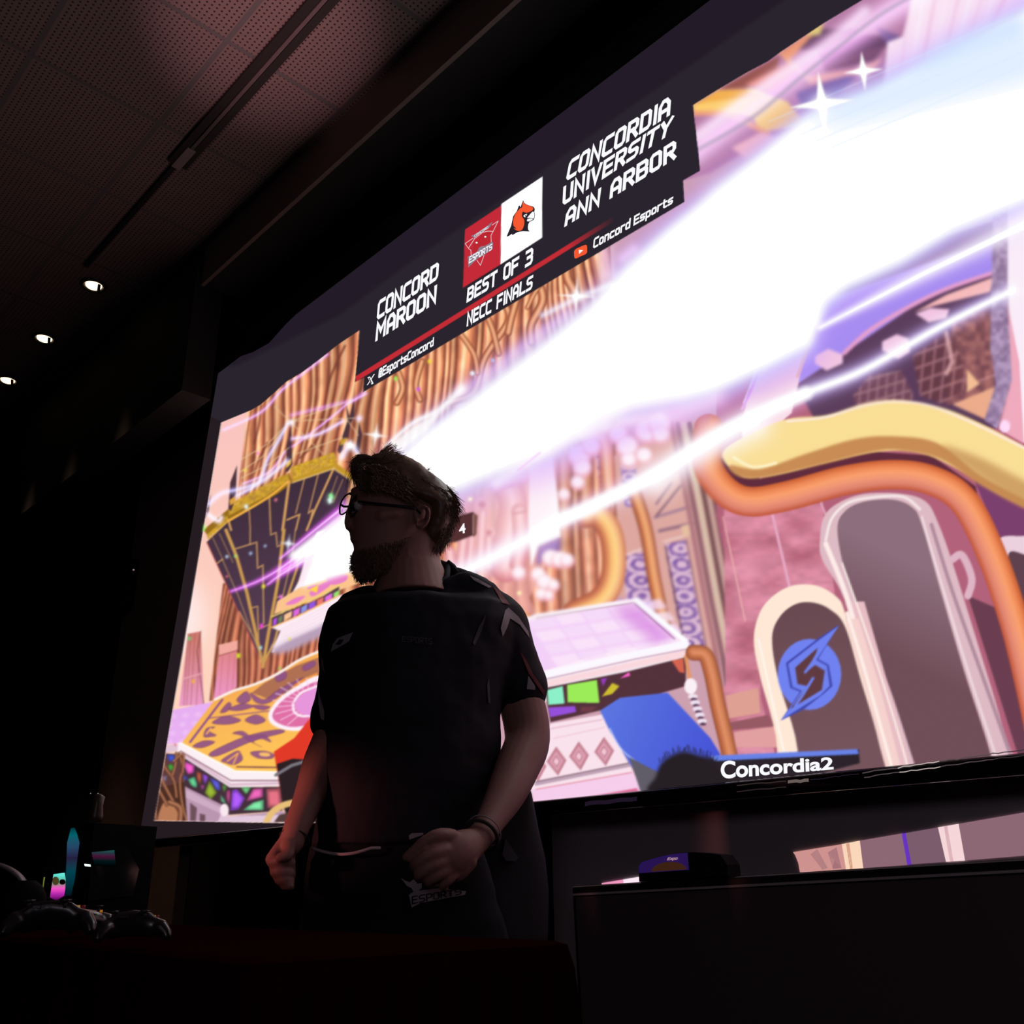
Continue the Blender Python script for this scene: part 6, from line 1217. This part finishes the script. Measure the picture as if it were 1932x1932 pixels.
device('switch_box', 22, 54, 1668, 1730, 1.72, 'small dark box with a red lit window at the left end of the table', 'switch box', 'red_window', T_((208, 738), (268, 735), (250, 850), (198, 855)), (.26, .012, .004), 1.0)
device('wireless_router', 64, 88, 1640, 1735, 1.80, 'slim dark router with a green light bar left of the computer', 'router', 'green_bar', T_((497, 575), (514, 572), (500, 655), (490, 722), (478, 728), (440, 690), (446, 682), (484, 705)), (.22, .26, .04), .7)
hp_ = empty('headset', Vector((atD(-52, 1700, 1.66).x, atD(-52, 1700, 1.66).y, ZT)), 'dark headset on the table at the left edge of the frame', 'headset')
hc = atD(-52, 1690, 1.66); rgt = Vector(RW @ np.array([1.0, 0, 0])); upc = Vector(RW @ np.array([0, -1.0, 0]))
hh = hc.z - ZT
MB().tube([Vector((hc.x, hc.y, ZT + .055)) + rgt * (.095 * math.cos(t_)) + Uv * (hh * math.sin(t_)) for t_ in [math.pi * k / 20 for k in range(21)]], [(.004, .012)] * 21, 8, flat=Uv).build('headband', mat('grey_headband', (0.12, 0.11, 0.12), 0.35), hp_, True)
for sx in (-1, 1): MB().ball(Vector((hc.x, hc.y, ZT + .045)) + rgt * .09 * sx, (.024, .040, .042), n=16).build('ear_cup', m_case, hp_, True)
# little figure ornament on top of the tower with two glinting points
oz = zb + HT; oc = atD(178, 1555, 1.93); oc = Vector((oc.x, oc.y, oz + .001))
orn = empty('ornament', oc, 'small dark rounded ornament with two glinting dots standing on the computer tower', 'ornament')
oh = max(atD(178, 1496, 1.92).z - oz, .05)
MB().tube([oc, oc + Uv * oh * .2, oc + Uv * oh * .6, oc + Uv * oh * .9, oc + Uv * oh], [.013, .014, .011, .013, .005], 16).build('ornament_body', mat('dark_bronze', (0.05, 0.03, 0.015), 0.4), orn, True)
for x in (171, 185): MB().ball(atD(x, 1497, 1.88), .0011, n=8).build('glinting_dot', emis('dim_glint', (.5, .42, .36), .7), orn, True)
# speaker on the dark wall left of the screen, with one small indicator
spk = empty('wall_speaker', atY(252, 1082, YW - .02), 'small black wall speaker left of the screen with a tiny pink indicator', 'speaker')
sc2 = atY(238, 1110, YW - .08)
MB().bbox(sc2, (.22, .14, .34), None, .02).build('cabinet', m_black, spk); MB().box((sc2.x, YW - .155, sc2.z), (.18, .008, .29)).build('grille', m_slot, spk)
MB().ball(atY(252, 1075, YW - .163), .006, n=8).build('indicator', emis('pink_indicator', (.5, .3, .32), .6), spk, True)
